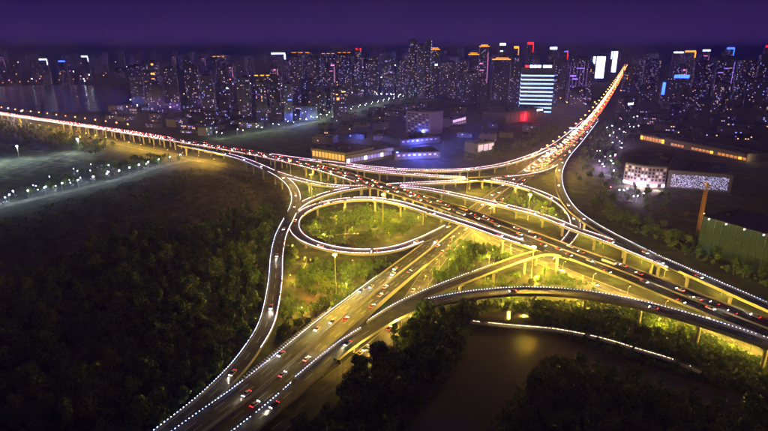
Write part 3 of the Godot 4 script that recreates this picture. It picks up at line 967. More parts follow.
func make_trees() -> void:
	make_tree_kinds()
	var plans := [
		["west_wood", 7.4, 2.6, .0, "leafy tree in the dark wood beside the western ramp", 70],
		["river_wood", 6.4, 2.6, .0, "leafy tree in the wood between the ground road and the river", 45],
		["wedge", 7.5, 2.2, .15, "tree in the lit thicket between the western ramp and the loop", 24],
		["loop", 8.0, 2.4, .3, "tree on the lit ground inside the loop road", 20],
		["south_bank", 6.0, 2.2, .15, "lit tree on the bank below the southern ramp", 22],
		["mid", 6.5, 2.2, .1, "lit tree between the ground road and the yellow ramp", 18],
		["mid_east", 8.0, 2.0, .3, "small lit tree between the two southern ramps", 10],
		["peninsula", 6.0, 2.0, .0, "dim tree on the river peninsula", 22],
		["strip", 6.0, 2.0, .1, "dim tree on the strip between walkway and river", 12],
		["right", 7.5, 2.6, .1, "dark tree beyond the eastern ramp", 18],
		["avenue_trees", 10.0, 2.6, .35, "street tree left of the avenue near the red buildings", 12],
		["ne_trees", 12.0, 2.6, .35, "street tree beside the avenue near the shopping centre", 12],
		["east_loop", 9.0, 2.2, .4, "tree inside the curved eastern ramp", 8],
		["north_strip", 7.0, 1.8, .2, "small tree between the elevated road and the western fork", 8],
		["west_gore", 7.0, 1.8, .2, "small tree in the fork of the western ramps", 4],
		["shop_yard", 14.0, 2.5, .4, "tree in the yards before the shopping centre", 14],
		["left_line", 11.0, 2.6, .2, "tree in the dark belt before the far viaduct", 14],
		["left_line2", 9.0, 2.6, .3, "tree along the car park", 12],
	]
	var seed_at := 1000
	for e in plans:
		seed_at += 1
		var spots := scatter(e[0], e[1], seed_at, e[2])
		spots = spots.filter(func(q): return q[3] >= e[3])
		spots.sort_custom(func(a, b): return a[0].length_squared() < b[0].length_squared())
		var rest := {}
		for k in spots.size():
			var q: Array = spots[k]
			var kind := int(q[1] * 5.99)
			var size: float = lerpf(.5, 1.25, pow(q[2], 1.3))
			if e[0] in ["west_wood", "river_wood"]: size *= 1.45
			if e[0] in ["mid_east", "north_strip", "west_gore", "loop", "strip", "wedge"]: size *= .72
			var turn: float = q[3] * TAU * 7
			if k < e[5]:
				var t := thing("tree", Vector3(q[0].x, 0, q[0].y), turn)
				t.scale = Vector3.ONE * size
				tag(t, "%s %s %s" % ["small" if size < .7 else ("mid-sized" if size < 1.05 else "large"), ["round", "broad", "spreading", "upright", "bushy", "slender"][kind], e[4].trim_prefix("small ")], "tree", "trees: " + e[0].replace("_", " "))
				part(t, "trunk", crowns[kind][1])
				part(t, "crown", crowns[kind][0])
			else:
				if not rest.has(kind): rest[kind] = []
				rest[kind].append(Transform3D(Basis(Vector3.UP, turn).scaled(Vector3.ONE * size), Vector3(q[0].x, 0, q[0].y)))
		if rest.size():
			var o := Node3D.new()
			o.name = numbered("woodland")
			add_child(o)
			tag(o, "mass of " + e[4].replace("tree", "trees"), "woodland", "", "stuff")
			for kind in rest:
				for j in 2:
					var mm := MultiMesh.new()
					mm.transform_format = MultiMesh.TRANSFORM_3D
					mm.mesh = crowns[kind][1 - j]
					mm.instance_count = rest[kind].size()
					for q in rest[kind].size(): mm.set_instance_transform(q, rest[kind][q])
					var mi := MultiMeshInstance3D.new()
					mi.name = ["trunk", "crown"][j]
					mi.multimesh = mm
					mi.set_meta("kind", "stuff")
					o.add_child(mi, true)
	# low shrubs
	var all := {}
	for e in [["wedge", 2.7, 1.0], ["loop", 2.7, 1.0], ["mid", 2.6, 1.0], ["mid_east", 2.6, 1.0], ["south_bank", 3.2, 1.0], ["peninsula", 4.5, 1.0], ["strip", 3.5, .8], ["river_wood", 4.0, 1.0], ["west_wood", 5.0, 1.0], ["north_strip", 4.0, 1.0], ["west_gore", 4.0, 1.0], ["east_loop", 5.0, 1.0], ["right", 5.0, 1.0], ["avenue_trees", 6.0, 1.5], ["south_all", 2.5, .8], ["shop_yard", 9.0, 2.0], ["west_open", 6.5, 1.5]]:
		seed_at += 1
		for q in scatter(e[0], e[1], seed_at, e[2], 7.5):
			if e[0] != "south_all" and patch.get_noise_2d(q[0].x * 1.5, q[0].y * 1.5) < -.12: continue
			var kind := int(q[1] * 3.99)
			if not all.has(kind): all[kind] = []
			all[kind].append(Transform3D(Basis(Vector3.UP, q[2] * TAU).scaled(Vector3.ONE * lerpf(.5, 1.15, q[3])), Vector3(q[0].x, -.15, q[0].y)))
	for kind in all:
		var mm := MultiMesh.new()
		mm.transform_format = MultiMesh.TRANSFORM_3D
		mm.mesh = bush_meshes[kind]
		mm.instance_count = all[kind].size()
		for q in all[kind].size(): mm.set_instance_transform(q, all[kind][q])
		var mi := MultiMeshInstance3D.new()
		mi.name = numbered("undergrowth")
		mi.multimesh = mm
		add_child(mi)
		tag(mi, "low green shrubs covering the ground between the ramps", "shrubs", "", "stuff")

# ------------------------------------------------------------------ buildings
func facade(pane: Array, dark: Shape, o: Vector3, u: Vector3, nrm: Vector3, w: float, h: float, g: RandomNumberGenerator, lit: float, floor_h := 3.3, bay := 3.6) -> void:
	var cols := maxi(2, int(w / bay))
	var floors := int((h - 4) / floor_h)
	for f in floors:
		for k in cols:
			var c := o + u * ((k + .5) / cols - .5) * w + Vector3(0, 4 + f * floor_h + 1.0, 0) + nrm * .06
			var a := u * bay * .27
			var b := Vector3(0, .8, 0)
			var r := g.randf()
			if r < lit:
				var sh: Shape = pane[0 if r < lit * .28 else (1 if r < lit * .6 else 2)]
				sh.quad(c - a - b, c + a - b, c + a + b, c - a + b)
			elif r < .55 and f % 2 == 0:
				dark.quad(c - a - b, c + a - b, c + a + b, c - a + b)

func block(w: float, d: float, h: float, s: int, col: Color, lit: float) -> Array:   # [walls, roof, lit windows, dark windows]
	var g := RandomNumberGenerator.new()
	g.seed = s
	var sh := Shape.new()
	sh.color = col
	sh.box(Vector3(0, h / 2 - .5, 0), Vector3(w, h + 1, d), Basis(), false)
	# bays and floor bands stand proud
	for k in int(w / 9):
		sh.box(Vector3((k + .5) / int(w / 9) * w - w / 2, h / 2, d / 2 + .35), Vector3(.8, h, .7), Basis(), false)
		sh.box(Vector3((k + .5) / int(w / 9) * w - w / 2, h / 2, -d / 2 - .35), Vector3(.8, h, .7), Basis(), false)
	for k in int(h / 6.6):   # floor slabs and balcony ledges
		var y := 4.0 + k * 6.6
		sh.box(Vector3(0, y, d / 2 + .25), Vector3(w * .96, .35, .5), Basis())
		sh.box(Vector3(w / 2 + .25, y, 0), Vector3(.5, .35, d * .9), Basis())
		sh.box(Vector3(-w / 2 - .25, y, 0), Vector3(.5, .35, d * .9), Basis())
	var roof := Shape.new()
	roof.box(Vector3(0, h + .9, 0), Vector3(w + .6, .8, d + .6), Basis())
	roof.box(Vector3(w * .12, h + 3, 0), Vector3(w * .35, 4.5, d * .4), Basis())
	roof.box(Vector3(-w * .22, h + 2, d * .1), Vector3(w * .15, 2.4, d * .25), Basis())
	var pane := [Shape.new(), Shape.new(), Shape.new()]
	var dark := Shape.new()
	facade(pane, dark, Vector3(0, 0, d / 2), Vector3.RIGHT, Vector3.BACK, w, h, g, lit)
	facade(pane, dark, Vector3(0, 0, -d / 2), Vector3.LEFT, Vector3.FORWARD, w, h, g, lit)
	facade(pane, dark, Vector3(w / 2, 0, 0), Vector3.FORWARD, Vector3.RIGHT, d, h, g, lit)
	facade(pane, dark, Vector3(-w / 2, 0, 0), Vector3.BACK, Vector3.LEFT, d, h, g, lit)
	var m := ArrayMesh.new()
	pane[0].put(m, mats.win_warm)
	pane[1].put(m, mats.win_cool)
	pane[2].put(m, mats.win_dim)
	if s % 4 == 0:
		var sign := Shape.new()
		var hue: String = ["sign_white", "sign_pink", "sign_violet", "sign_blue", "sign_violet", "sign_yellow"][(s / 4) % 6]
		for q in 1 + s % 3: sign.box(Vector3(g.randf_range(-.3, .3) * w, h * g.randf_range(.55, .97), d / 2 + .8), Vector3(w * g.randf_range(.12, .5), g.randf_range(1.5, 5), .5))
		if s % 3 == 1: sign.box(Vector3(w * .42, h * .6, d / 2 + .9), Vector3(1.2, h * g.randf_range(.3, .7), .5))
		sign.put(m, mats[hue])
	return [sh.mesh(mats.wall), roof.mesh(mats.roof), m, dark.mesh(mats.pane)]

func building(called: String, at: Vector3, turn: float, b: Array, label: String, group := "") -> Node3D:
	var t := thing(called, at, turn)
	tag(t, label, "building", group)
	part(t, "wall", b[0])
	part(t, "roof", b[1])
	part(t, "window_lights", b[2], Vector3.ZERO, "stuff")
	part(t, "window_panes", b[3], Vector3.ZERO, "stuff")
	return t

const ORDINALS := ["first", "second", "third", "fourth", "fifth", "sixth", "seventh", "eighth", "ninth", "tenth", "eleventh", "twelfth", "thirteenth", "fourteenth", "fifteenth", "sixteenth", "seventeenth", "eighteenth", "nineteenth", "twentieth", "twenty-first", "twenty-second", "twenty-third", "twenty-fourth", "twenty-fifth", "twenty-sixth", "twenty-seventh", "twenty-eighth", "twenty-ninth", "thirtieth", "thirty-first", "thirty-second", "thirty-third"]
func make_city() -> void:
	var g := RandomNumberGenerator.new()
	g.seed = 77
	for k in TOWERS.size():
		var e: Array = TOWERS[k]
		var rank := 1
		for q in TOWERS:
			if q[0].substr(0, 4) == e[0].substr(0, 4) and q[1] / -q[2] < e[1] / -e[2] - .00001: rank += 1
		var w: float = maxf(e[3], 12)
		var h: float = e[4]
		var at := Vector3(e[1], 0, e[2])
		var col := Color(.12, .13, .18) * g.randf_range(.6, 1.5)  # bluish wall colour carries the blue city light on the facades
		var face := atan2(-at.x, -at.z) * .6
		if e[0] == "led":
			led_tower(at, w, h)
			continue
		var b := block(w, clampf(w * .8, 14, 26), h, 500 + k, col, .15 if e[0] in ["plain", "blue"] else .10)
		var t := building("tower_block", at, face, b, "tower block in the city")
		var sh := Shape.new()
		var d := clampf(w * .8, 14, 26)
		match e[0]:
			"plain": t.set_meta("label", "dark apartment tower with specks of light, %s from the left among the near towers" % ORDINALS[rank - 1])
			"top_red", "top_white", "top_blue", "top_yellow":
				t.set_meta("label", "distant tower topped by a %s light sign, %s from the left" % [e[0].substr(4), ORDINALS[rank - 1]])
				sh.box(Vector3(0, h + 3, d / 2 + .5), Vector3(w * .95, maxf(5, h * .06), 1))
				if k % 2: sh.box(Vector3(w * .45, h * .9, d / 2 + .9), Vector3(w * .12, h * .2, 1))
				part(t.get_node("roof"), "roof_sign", sh.mesh(mats["sign_" + e[0].substr(4)]))
			"eave":
				t.set_meta("label", "apartment block with yellow eave lights, %s from the left" % ORDINALS[rank - 1])
				for q in 3: sh.box(Vector3((q - 1) * w * .33, h + 2.2, d / 2), Vector3(w * .2, 2.2, 1.5))
				part(t.get_node("roof"), "eave_light", sh.mesh(mats.sign_yellow))
			"blue":
				t.set_meta("label", "slim tower edged with blue lights at the left end of the skyline cluster")
				for q in 14: sh.box(Vector3(w / 2 + .3, h - 4 - q * 9, d / 2 + .3), Vector3(1.6, 4, 1.6))
				part(t, "light_strip", sh.mesh(mats.band_light))
			"crown", "crown_tall":
				t.set_meta("label", "tower with a roof outlined in yellow light, %s" % ["standing left of the gap in the skyline", "", "", "low beside the tallest yellow-roofed tower", "tallest of the yellow-roofed towers", "broad roof nearest the striped tower"][[4, 5, 6, 7, 8, 9].find(k)] if k in [4, 7, 8, 9] else "tower with a roof outlined in yellow light")
				for q in 2: sh.box(Vector3(0, h + 1.8 + q * 4.0, 0), Vector3(w * (1.1 - q * .4), 1.5, d * (1.1 - q * .4)))
				part(t.get_node("roof"), "roof_light", sh.mesh(mats.sign_yellow))
			"stripe":
				t.set_meta("label", "broad tower with faint vertical light lines beside the avenue")
				for q in 6: sh.box(Vector3(-w / 2 + (q + .5) * w / 6, h * .5, d / 2 + .9), Vector3(.5, h * .8, .3))
				part(t, "light_strip", sh.mesh(mats.win_dim))
			"billboard", "billboard_thin":
				t.set_meta("label", "tower with a glaring white light wall beside the avenue" if e[0] == "billboard" else "slim distant tower with a white light wall beside the avenue")
				sh.box(Vector3(w * .1, h * .55, d / 2 + .8), Vector3(w * .62, h * .8, .4))
				sh.box(Vector3(-w * .38, h * .8, d / 2 + .8), Vector3(w * .18, h * .3, .4))
				part(t, "light_screen", sh.mesh(mats.sign_white))
			"bluesign":
				t.set_meta("label", "low dark block with bright blue roof sign and upright blue sign")
				sh.box(Vector3(w * .15, h + 5, d / 2), Vector3(w * .55, 9, 1))
				part(t.get_node("roof"), "roof_sign", sh.mesh(mats.sign_blue))
				sh = Shape.new()
				sh.box(Vector3(-w * .45, h * .6, d / 2 + 1), Vector3(8, 34, 1))
				part(t, "upright_sign", sh.mesh(mats.sign_blue))
	# the rest of the city: a few shapes turned and spread
	var kinds := []
	for k in 18:
		var w := g.randf_range(22, 46)
		kinds.append([block(w, g.randf_range(15, 22), [34.0, 52.0, 66.0, 84.0, 96.0, 110.0][k % 6], 900 + k, Color(.11, .12, .17) * g.randf_range(.6, 1.6), g.randf_range(.08, .2)), w])  # blue city light is put into these wall colours too
	var n := 0
	var tries := 0
	var placed := []
	while n < 298 and tries < 9000:
		tries += 1
		var far := lerpf(1150, 7500, pow(g.randf(), 1.6)) if n < 236 else lerpf(4800, 9000, g.randf())
		var a := g.randf_range(-.70, .70)
		var x := tan(a) * far
		var z := -far
		if in_zone(x, z, "lake") or in_zone(x, z, "dark_block"): continue
		var fx := lerpf(444.0, 5146.0, (far - 1139) / 10200.0)
		if absf(x - fx) < 45 + far * .007: continue
		if x < -150 and far < 1500 and x < -900: continue
		if x > 330 and far < 1300: continue
		if x < -250 and far < 1250: continue
		if x / far < -.5 and far < 2500: continue
		var ok := true
		for q in placed:
			if Vector2(x, z).distance_to(q) < 46: ok = false; break
		if not ok: continue
		for e in TOWERS:
			if Vector2(x - e[1], z - e[2]).length() < 48: ok = false; break
		if not ok: continue
		placed.append(Vector2(x, z))
		var kind := g.randi() % 18
		if far < 1600 and kind % 6 > 3: kind -= 3
		if far > 3500 and kind % 6 < 3: kind += 3
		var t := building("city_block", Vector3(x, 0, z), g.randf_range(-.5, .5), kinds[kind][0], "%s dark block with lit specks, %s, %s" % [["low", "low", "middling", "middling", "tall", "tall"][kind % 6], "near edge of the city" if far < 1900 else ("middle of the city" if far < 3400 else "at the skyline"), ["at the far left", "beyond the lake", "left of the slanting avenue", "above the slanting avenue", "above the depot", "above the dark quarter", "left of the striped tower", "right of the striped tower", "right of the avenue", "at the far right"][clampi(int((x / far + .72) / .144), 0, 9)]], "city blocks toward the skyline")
		var up := g.randf_range(.85, 1.2) * (1.0 + maxf(far - 3500, 0) / 9000.0)
		t.scale = Vector3(1.0 + far / 9000.0, up, 1.0)
		n += 1

func led_tower(at: Vector3, w: float, h: float) -> void:
	var t := thing("striped_tower", at, -.22)
	tag(t, "office tower ringed with blue-white light bands and a lit roof sign", "building")
	var d := w * .62
	var sh := Shape.new()
	sh.color = Color(.16, .17, .2)
	sh.box(Vector3(0, h / 2, 0), Vector3(w, h, d), Basis(), false)
	sh.box(Vector3(0, h + 2, 0), Vector3(w * .86, 8, d * .86), Basis(), false)
	part(t, "wall", sh.mesh(mats.wall))
	var floors := 10
	for k in floors:
		var y := 6.0 + k * (h - 16) / floors
		sh = Shape.new()
		for q in 2:
			for e in [[Vector3(0, y, d / 2 + .25), Vector3(w + .6, 3.6, .4)], [Vector3(w / 2 + .25, y, 0), Vector3(.4, 3.6, d)], [Vector3(-w / 2 - .25, y, 0), Vector3(.4, 3.6, d)]]:
				if q == 0: sh.box(e[0], e[1])
		part(t, "light_band", sh.mesh(mats.band_light))
		sh = Shape.new()
		for q in 12:
			sh.box(Vector3(-w / 2 + (q + .5) * w / 12, y + 4.4, d / 2 + .1), Vector3(w / 12 * .7, 3.2, .2))
		part(t, "window_panes", sh.mesh(mats.pane), Vector3.ZERO, "stuff")
	sh = Shape.new()
	for q in 3: sh.box(Vector3(-w * .22 + q * w * .12, h + 2, d / 2 + .4), Vector3(w * .10, 6, .6))
	for q in 2: sh.box(Vector3(w * .2 + q * w * .14, h + 2, d / 2 + .4), Vector3(w * .12, 6, .6))
	part(t, "roof_sign", sh.mesh(mats.sign_white))
	sh = Shape.new()
	sh.box(Vector3(-w * .36, h + 2, d / 2 + .4), Vector3(w * .1, 5, .6))
	part(t, "red_sign", sh.mesh(mats.sign_red))

# ------------------------------------------------------------------ vehicles
var car_kinds := []
func car_shapes(col: Color, l := 4.5, w := 1.8, h := 1.45, boxy := false) -> Dictionary:
	var body := Shape.new()
	body.color = col
	var cab := Shape.new()
	# side outline of the lower body and of the glasshouse, as rings across the car
	var lower := [[-l / 2, .42, .66, .86], [-l / 2 + .12, .25, .82, .94], [-l * .3, .22, .9, 1.0], [0.0, .22, .9, 1.0], [l * .2, .22, .88, 1.0], [l / 2 - .35, .24, .76, .94], [l / 2, .38, .6, .82]]
	if boxy: lower = [[-l / 2, .4, h * .6, .96], [-l / 2 + .1, .3, h * .62, 1.0], [0.0, .3, h * .62, 1.0], [l / 2 - .1, .3, h * .62, 1.0], [l / 2, .4, h * .58, .96]]
	var glass := [[-l * .40, 0.0, .86], [-l * .25, 1.0, .76], [l * .05, 1.0, .76], [l * .24, 0.0, .88]]
	if boxy: glass = [[-l * .495, 0.0, .98], [-l * .485, 1.0, .94], [l * .47, 1.0, .94], [l * .49, 0.0, .98]]
	var ring := func(e): return [Vector3(-w / 2 * e[3], e[1], e[0]), Vector3(-w / 2 * e[3], lerpf(e[1], e[2], .7), e[0]), Vector3(-w / 2 * e[3] * .9, e[2], e[0]), Vector3(w / 2 * e[3] * .9, e[2], e[0]), Vector3(w / 2 * e[3], lerpf(e[1], e[2], .7), e[0]), Vector3(w / 2 * e[3], e[1], e[0])]
	for k in lower.size() - 1:
		var a: Array = ring.call(lower[k])
		var b: Array = ring.call(lower[k + 1])
		for j in 6: body.quad(a[j], b[j], b[(j + 1) % 6], a[(j + 1) % 6])
	for q in [[lower[0], -1], [lower[lower.size() - 1], 1]]:
		var a: Array = ring.call(q[0])
		for j in range(1, 5): body.tri(a[0], a[j] if q[1] < 0 else a[j + 1], a[j + 1] if q[1] < 0 else a[j])
	var base := .84 if not boxy else h * .6
	for k in glass.size() - 1:
		var e: Array = glass[k]
		var f: Array = glass[k + 1]
		var y0: float = lerpf(base, h, e[1])
		var y1: float = lerpf(base, h, f[1])
		var x0: float = w / 2 * e[2]
		var x1: float = w / 2 * f[2]
		cab.quad(Vector3(-x0, y0, e[0]), Vector3(-x1, y1, f[0]), Vector3(x1, y1, f[0]), Vector3(x0, y0, e[0]))
		for s in [-1, 1]:
			cab.quad(Vector3(s * x0, y0, e[0]), Vector3(s * x1, y1, f[0]), Vector3(s * w / 2 * .9, base - .05, f[0]), Vector3(s * w / 2 * .9, base - .05, e[0]))
	body.box(Vector3(0, h + .012, (glass[1][0] + glass[2][0]) / 2), Vector3(w * .76, .03, (glass[2][0] - glass[1][0]) * .96))
	var wheel := Shape.new()
	var rim := Shape.new()
	wheel.tube(Vector3(-.11, 0, 0), Vector3(.11, 0, 0), .33, .33, 12)
	wheel.tube(Vector3(.11, 0, 0), Vector3(-.11, 0, 0), .33, .33, 12)
	rim.tube(Vector3(-.12, 0, 0), Vector3(.125, 0, 0), .2, .2, 10)
	rim.tube(Vector3(.12, 0, 0), Vector3(-.125, 0, 0), .2, .2, 10)
	var head := Shape.new()
	head.box(Vector3.ZERO, Vector3(.42, .2, .12))
	var tail := Shape.new()
	tail.box(Vector3.ZERO, Vector3(.4, .2, .1))
	return {"body": body, "cab": cab, "wheel": wheel, "rim": rim, "head": head, "tail": tail, "l": l, "w": w, "h": h, "boxy": boxy}

func make_car_kinds() -> void:
	for e in [["white", Color(.6, .6, .6), false], ["silver", Color(.35, .36, .38), false], ["black", Color(.02, .02, .022), false], ["red", Color(.3, .025, .02), false], ["blue", Color(.03, .06, .2), false], ["white", Color(.55, .55, .52), true]]:
		var s := car_shapes(e[1], 4.5, 1.8, 1.45) if not e[2] else car_shapes(e[1], 9.5, 2.4, 3.0, true)
		car_kinds.append([e[0], e[2], s])
	var m := paint("car_paint", Color.WHITE, .3)
	m.clearcoat_enabled = true
	m.clearcoat = .6
	m.clearcoat_roughness = .1

var car_models := {}
var car_spots := []
func car_model(kind: int, near: bool) -> Node3D:
	var key := "%d %s" % [kind, near]
	if car_models.has(key): return car_models[key]
	var e: Array = car_kinds[kind]
	var s: Dictionary = e[2]
	var t := Node3D.new()
	var l: float = s.l
	var w: float = s.w
	var y := .62 if not s.boxy else .8
	if near:
		part(t, "body", s.body.mesh(mats.car_paint))
		part(t, "glasshouse", s.cab.mesh(mats.car_glass))
		var wm: Mesh = s.wheel.mesh(mats.rubber)
		var hm: Mesh = s.head.mesh(mats.headlight)
		var tm: Mesh = s.tail.mesh(mats.taillight)
		for x in [-1, 1]:
			for z in [-1, 1]:
				var wheel := part(t, "wheel", wm, Vector3(x * (w / 2 - .1), .33, z * l * .31))
				part(wheel, "rim", s.rim.mesh(mats.metal))
			part(t, "headlight", hm, Vector3(x * w * .32, y, l / 2 - .02))
			part(t, "taillight", tm, Vector3(x * w * .34, y + .12, -l / 2 - .0))
	else:
		part(t, "body", s.body.mesh(mats.car_paint))
		part(t, "glasshouse", s.cab.mesh(mats.car_glass))
		var a := Shape.new()
		a.box(Vector3.ZERO, Vector3(.5, .3, .16))
		var b := Shape.new()
		b.box(Vector3.ZERO, Vector3(.5, .3, .14))
		var am := a.mesh(mats.headlight)
		var bm := b.mesh(mats.taillight)
		for x in [-1, 1]:
			part(t, "headlight", am, Vector3(x * w * .32, y, l / 2))
			part(t, "taillight", bm, Vector3(x * w * .34, y + .12, -l / 2))
	if true:
		var l1 := SpotLight3D.new()
		l1.name = "beam_light"
		l1.light_color = Color(1, .93, .82)
		l1.light_energy = 220
		l1.light_size = .15
		l1.spot_range = 120
		l1.spot_angle = 32
		l1.spot_angle_attenuation = .8
		l1.shadow_enabled = true
		t.add_child(l1)
		l1.position = Vector3(0, y, l / 2 + .25)
		l1.rotation = Vector3(-.10, PI, 0)
	car_models[key] = t
	return t

func cars_on(key: String, lanes: Array, from: float, to: float, gap: float, where: String, limit := 999) -> void:
	var path: Dictionary = roads[key]
	var count := 0
	for lane in lanes:
		var d := from + rng.randf() * gap
		while d < minf(to, path.length - 4) and count < limit:
			var a := at_dist(path, d)
			d += gap * rng.randf_range(.55, 1.5)
			var q: Vector3 = a[0] + a[1] * lane[0] + Vector3(0, .01 if roads[key] != roads.get("n") else .05, 0)
			if not LOW.has(key) and false: continue
			var crowd := false
			for b in car_spots:
				if b.distance_squared_to(q) < 64: crowd = true; break
			if crowd: continue
			car_spots.append(q)
			var kind: int = [0, 0, 1, 1, 2, 2, 3, 4, 0, 1, 2, 0, 1, 5, 0, 1, 2, 2, 4, 0, 1][rng.randi() % 21]
			var near := q.length() < 470
			var f: Vector3 = a[2] * lane[1]
			var src := car_model(kind, near)
			var o: Node3D
			var called := "bus" if car_kinds[kind][1] else "car"
			o = copy_of(src, called)
			if q.length() > 400: o.get_node("beam_light").free()
			o.position = q
			o.basis = Basis.looking_at(-f, Vector3.UP)
			tag(o, "%s %s with lights on, driving %s" % [car_kinds[kind][0], called, where], called, "vehicles " + where)
			count += 1

func far_traffic(key: String, lanes: Array, from: float, to: float, gap: float, label: String) -> void:   # beyond the 300 nearest cars nobody can count them
	var path: Dictionary = roads[key]
	var o := thing("distant_traffic")
	tag(o, label, "traffic", "", "stuff")
	var spots := []
	for lane in lanes:
		var d := from + rng.randf() * gap
		while d < to:
			var a := at_dist(path, d)
			d += gap * rng.randf_range(.6, 1.5)
			spots.append(Transform3D(Basis.looking_at(-a[2] * lane[1], Vector3.UP), a[0] + a[1] * lane[0] + Vector3(0, .01, 0)))
	var s: Dictionary = car_kinds[1][2]
	var a := Shape.new()
	var b := Shape.new()
	for x in [-1, 1]:
		a.box(Vector3(x * .58, .62, 2.25), Vector3(.5, .34, .2))
		b.box(Vector3(x * .6, .74, -2.25), Vector3(.5, .34, .16))
	for e in [["car_bodies", s.body.mesh(mats.car_paint)], ["car_windows", s.cab.mesh(mats.car_glass)], ["headlights", a.mesh(mats.headlight if key == "main" else mats.far_headlight)], ["taillights", b.mesh(mats.taillight if key == "main" else mats.far_taillight)]]:
		var mm := MultiMesh.new()
		mm.transform_format = MultiMesh.TRANSFORM_3D
		mm.mesh = e[1]
		mm.instance_count = spots.size()
		for k in spots.size(): mm.set_instance_transform(k, spots[k])
		var mi := MultiMeshInstance3D.new()
		mi.name = e[0]
		mi.multimesh = mm
		mi.set_meta("kind", "stuff")
		o.add_child(mi, true)

func make_cars() -> void:
	make_car_kinds()
	rng.seed = 5
	cars_on("main", [[2.6, 1], [5.6, 1], [8.6, 1]], 1120, 1950, 27, "eastward on the near elevated road")
	cars_on("main", [[-2.6, -1], [-5.6, -1], [-8.6, -1]], 1120, 1950, 27, "westward on the near elevated road")
	cars_on("f", [[2.6, 1], [5.6, 1], [8.4, 1]], 30, 560, 60, "up the near avenue")
	cars_on("f", [[-2.6, -1], [-5.6, -1], [-8.4, -1]], 30, 560, 60, "down the near avenue")
	far_traffic("main", [[2.6, 1], [5.6, 1], [8.6, 1], [-2.6, -1], [-5.6, -1], [-8.6, -1]], 330, 1120, 13, "lines of far cars with lit lamps on the elevated road")
	far_traffic("f", [[2.6, 1], [5.6, 1], [8.4, 1], [-2.6, -1], [-5.6, -1], [-8.4, -1]], 560, 6000, 22, "lines of far cars with lit lamps on the avenue")
	cars_on("g", [[0.0, 1]], 90, 700, 60, "down the western ramp")
	cars_on("j", [[0.0, 1]], 20, 500, 55, "round the loop road")
	cars_on("c", [[0.0, 1]], 60, 500, 60, "along the low middle ramp")
	cars_on("d", [[0.0, 1]], 60, 700, 55, "along the northern ramp")
	cars_on("e", [[0.0, 1]], 60, 500, 60, "round the curved eastern ramp")
	cars_on("q", [[0.0, 1]], 30, 700, 50, "onto the avenue by ramp")
	cars_on("r", [[0.0, 1]], 60, 1000, 60, "along the eastern ramp")
	cars_on("h", [[0.0, -1]], 30, 500, 70, "along the southern ramp")
	cars_on("n", [[2.4, -1]], 60, 300, 50, "under the southern ramps")
	cars_on("m", [[2.4, 1]], 30, 300, 50, "on the pale ground road")
	park_cars()
	for k in car_models: car_models[k].free()

# ------------------------------------------------------------------ all
func _ready() -> void:
	var cam := Camera3D.new()
	cam.name = "camera"
	cam.fov = 45.1
	cam.near = .5
	cam.far = 90000
	add_child(cam)
	cam.position = Vector3(0, 150, 0)
	cam.rotation.x = -.308693
	cam.current = true
	var env := Environment.new()
	env.background_mode = Environment.BG_SKY
	var sky := ProceduralSkyMaterial.new()
	sky.sky_top_color = Color(.095, .048, .235)
	sky.sky_horizon_color = Color(.225, .12, .42)
	sky.sky_curve = .026
	sky.ground_bottom_color = Color(.06, .04, .12)
	sky.ground_horizon_color = Color(.20, .11, .34)
	sky.sun_angle_max = 1.0
	env.sky = Sky.new()
	env.sky.sky_material = sky
	env.tonemap_mode = Environment.TONE_MAPPER_LINEAR
	env.tonemap_exposure = 1.3
	env.fog_enabled = true
	env.fog_density = .00023
	env.fog_light_color = Color(.56, .54, 1.0)
	env.sdfgi_enabled = true
	env.ssao_enabled = true
	env.ssil_enabled = true
	var we := WorldEnvironment.new()
	we.name = "surroundings"
	we.environment = env
	add_child(we)
	rng.seed = 1
	make_materials()
	make_zones()
	for k in RAISED: enter(k, RAISED[k][0], RAISED[k][1])
	for k in LOW: enter(k, LOW[k][0], LOW[k][1])
	make_ground()
	make_roads()
	make_lamps()
	make_city()
	make_places()
	make_trees()
	make_cars()

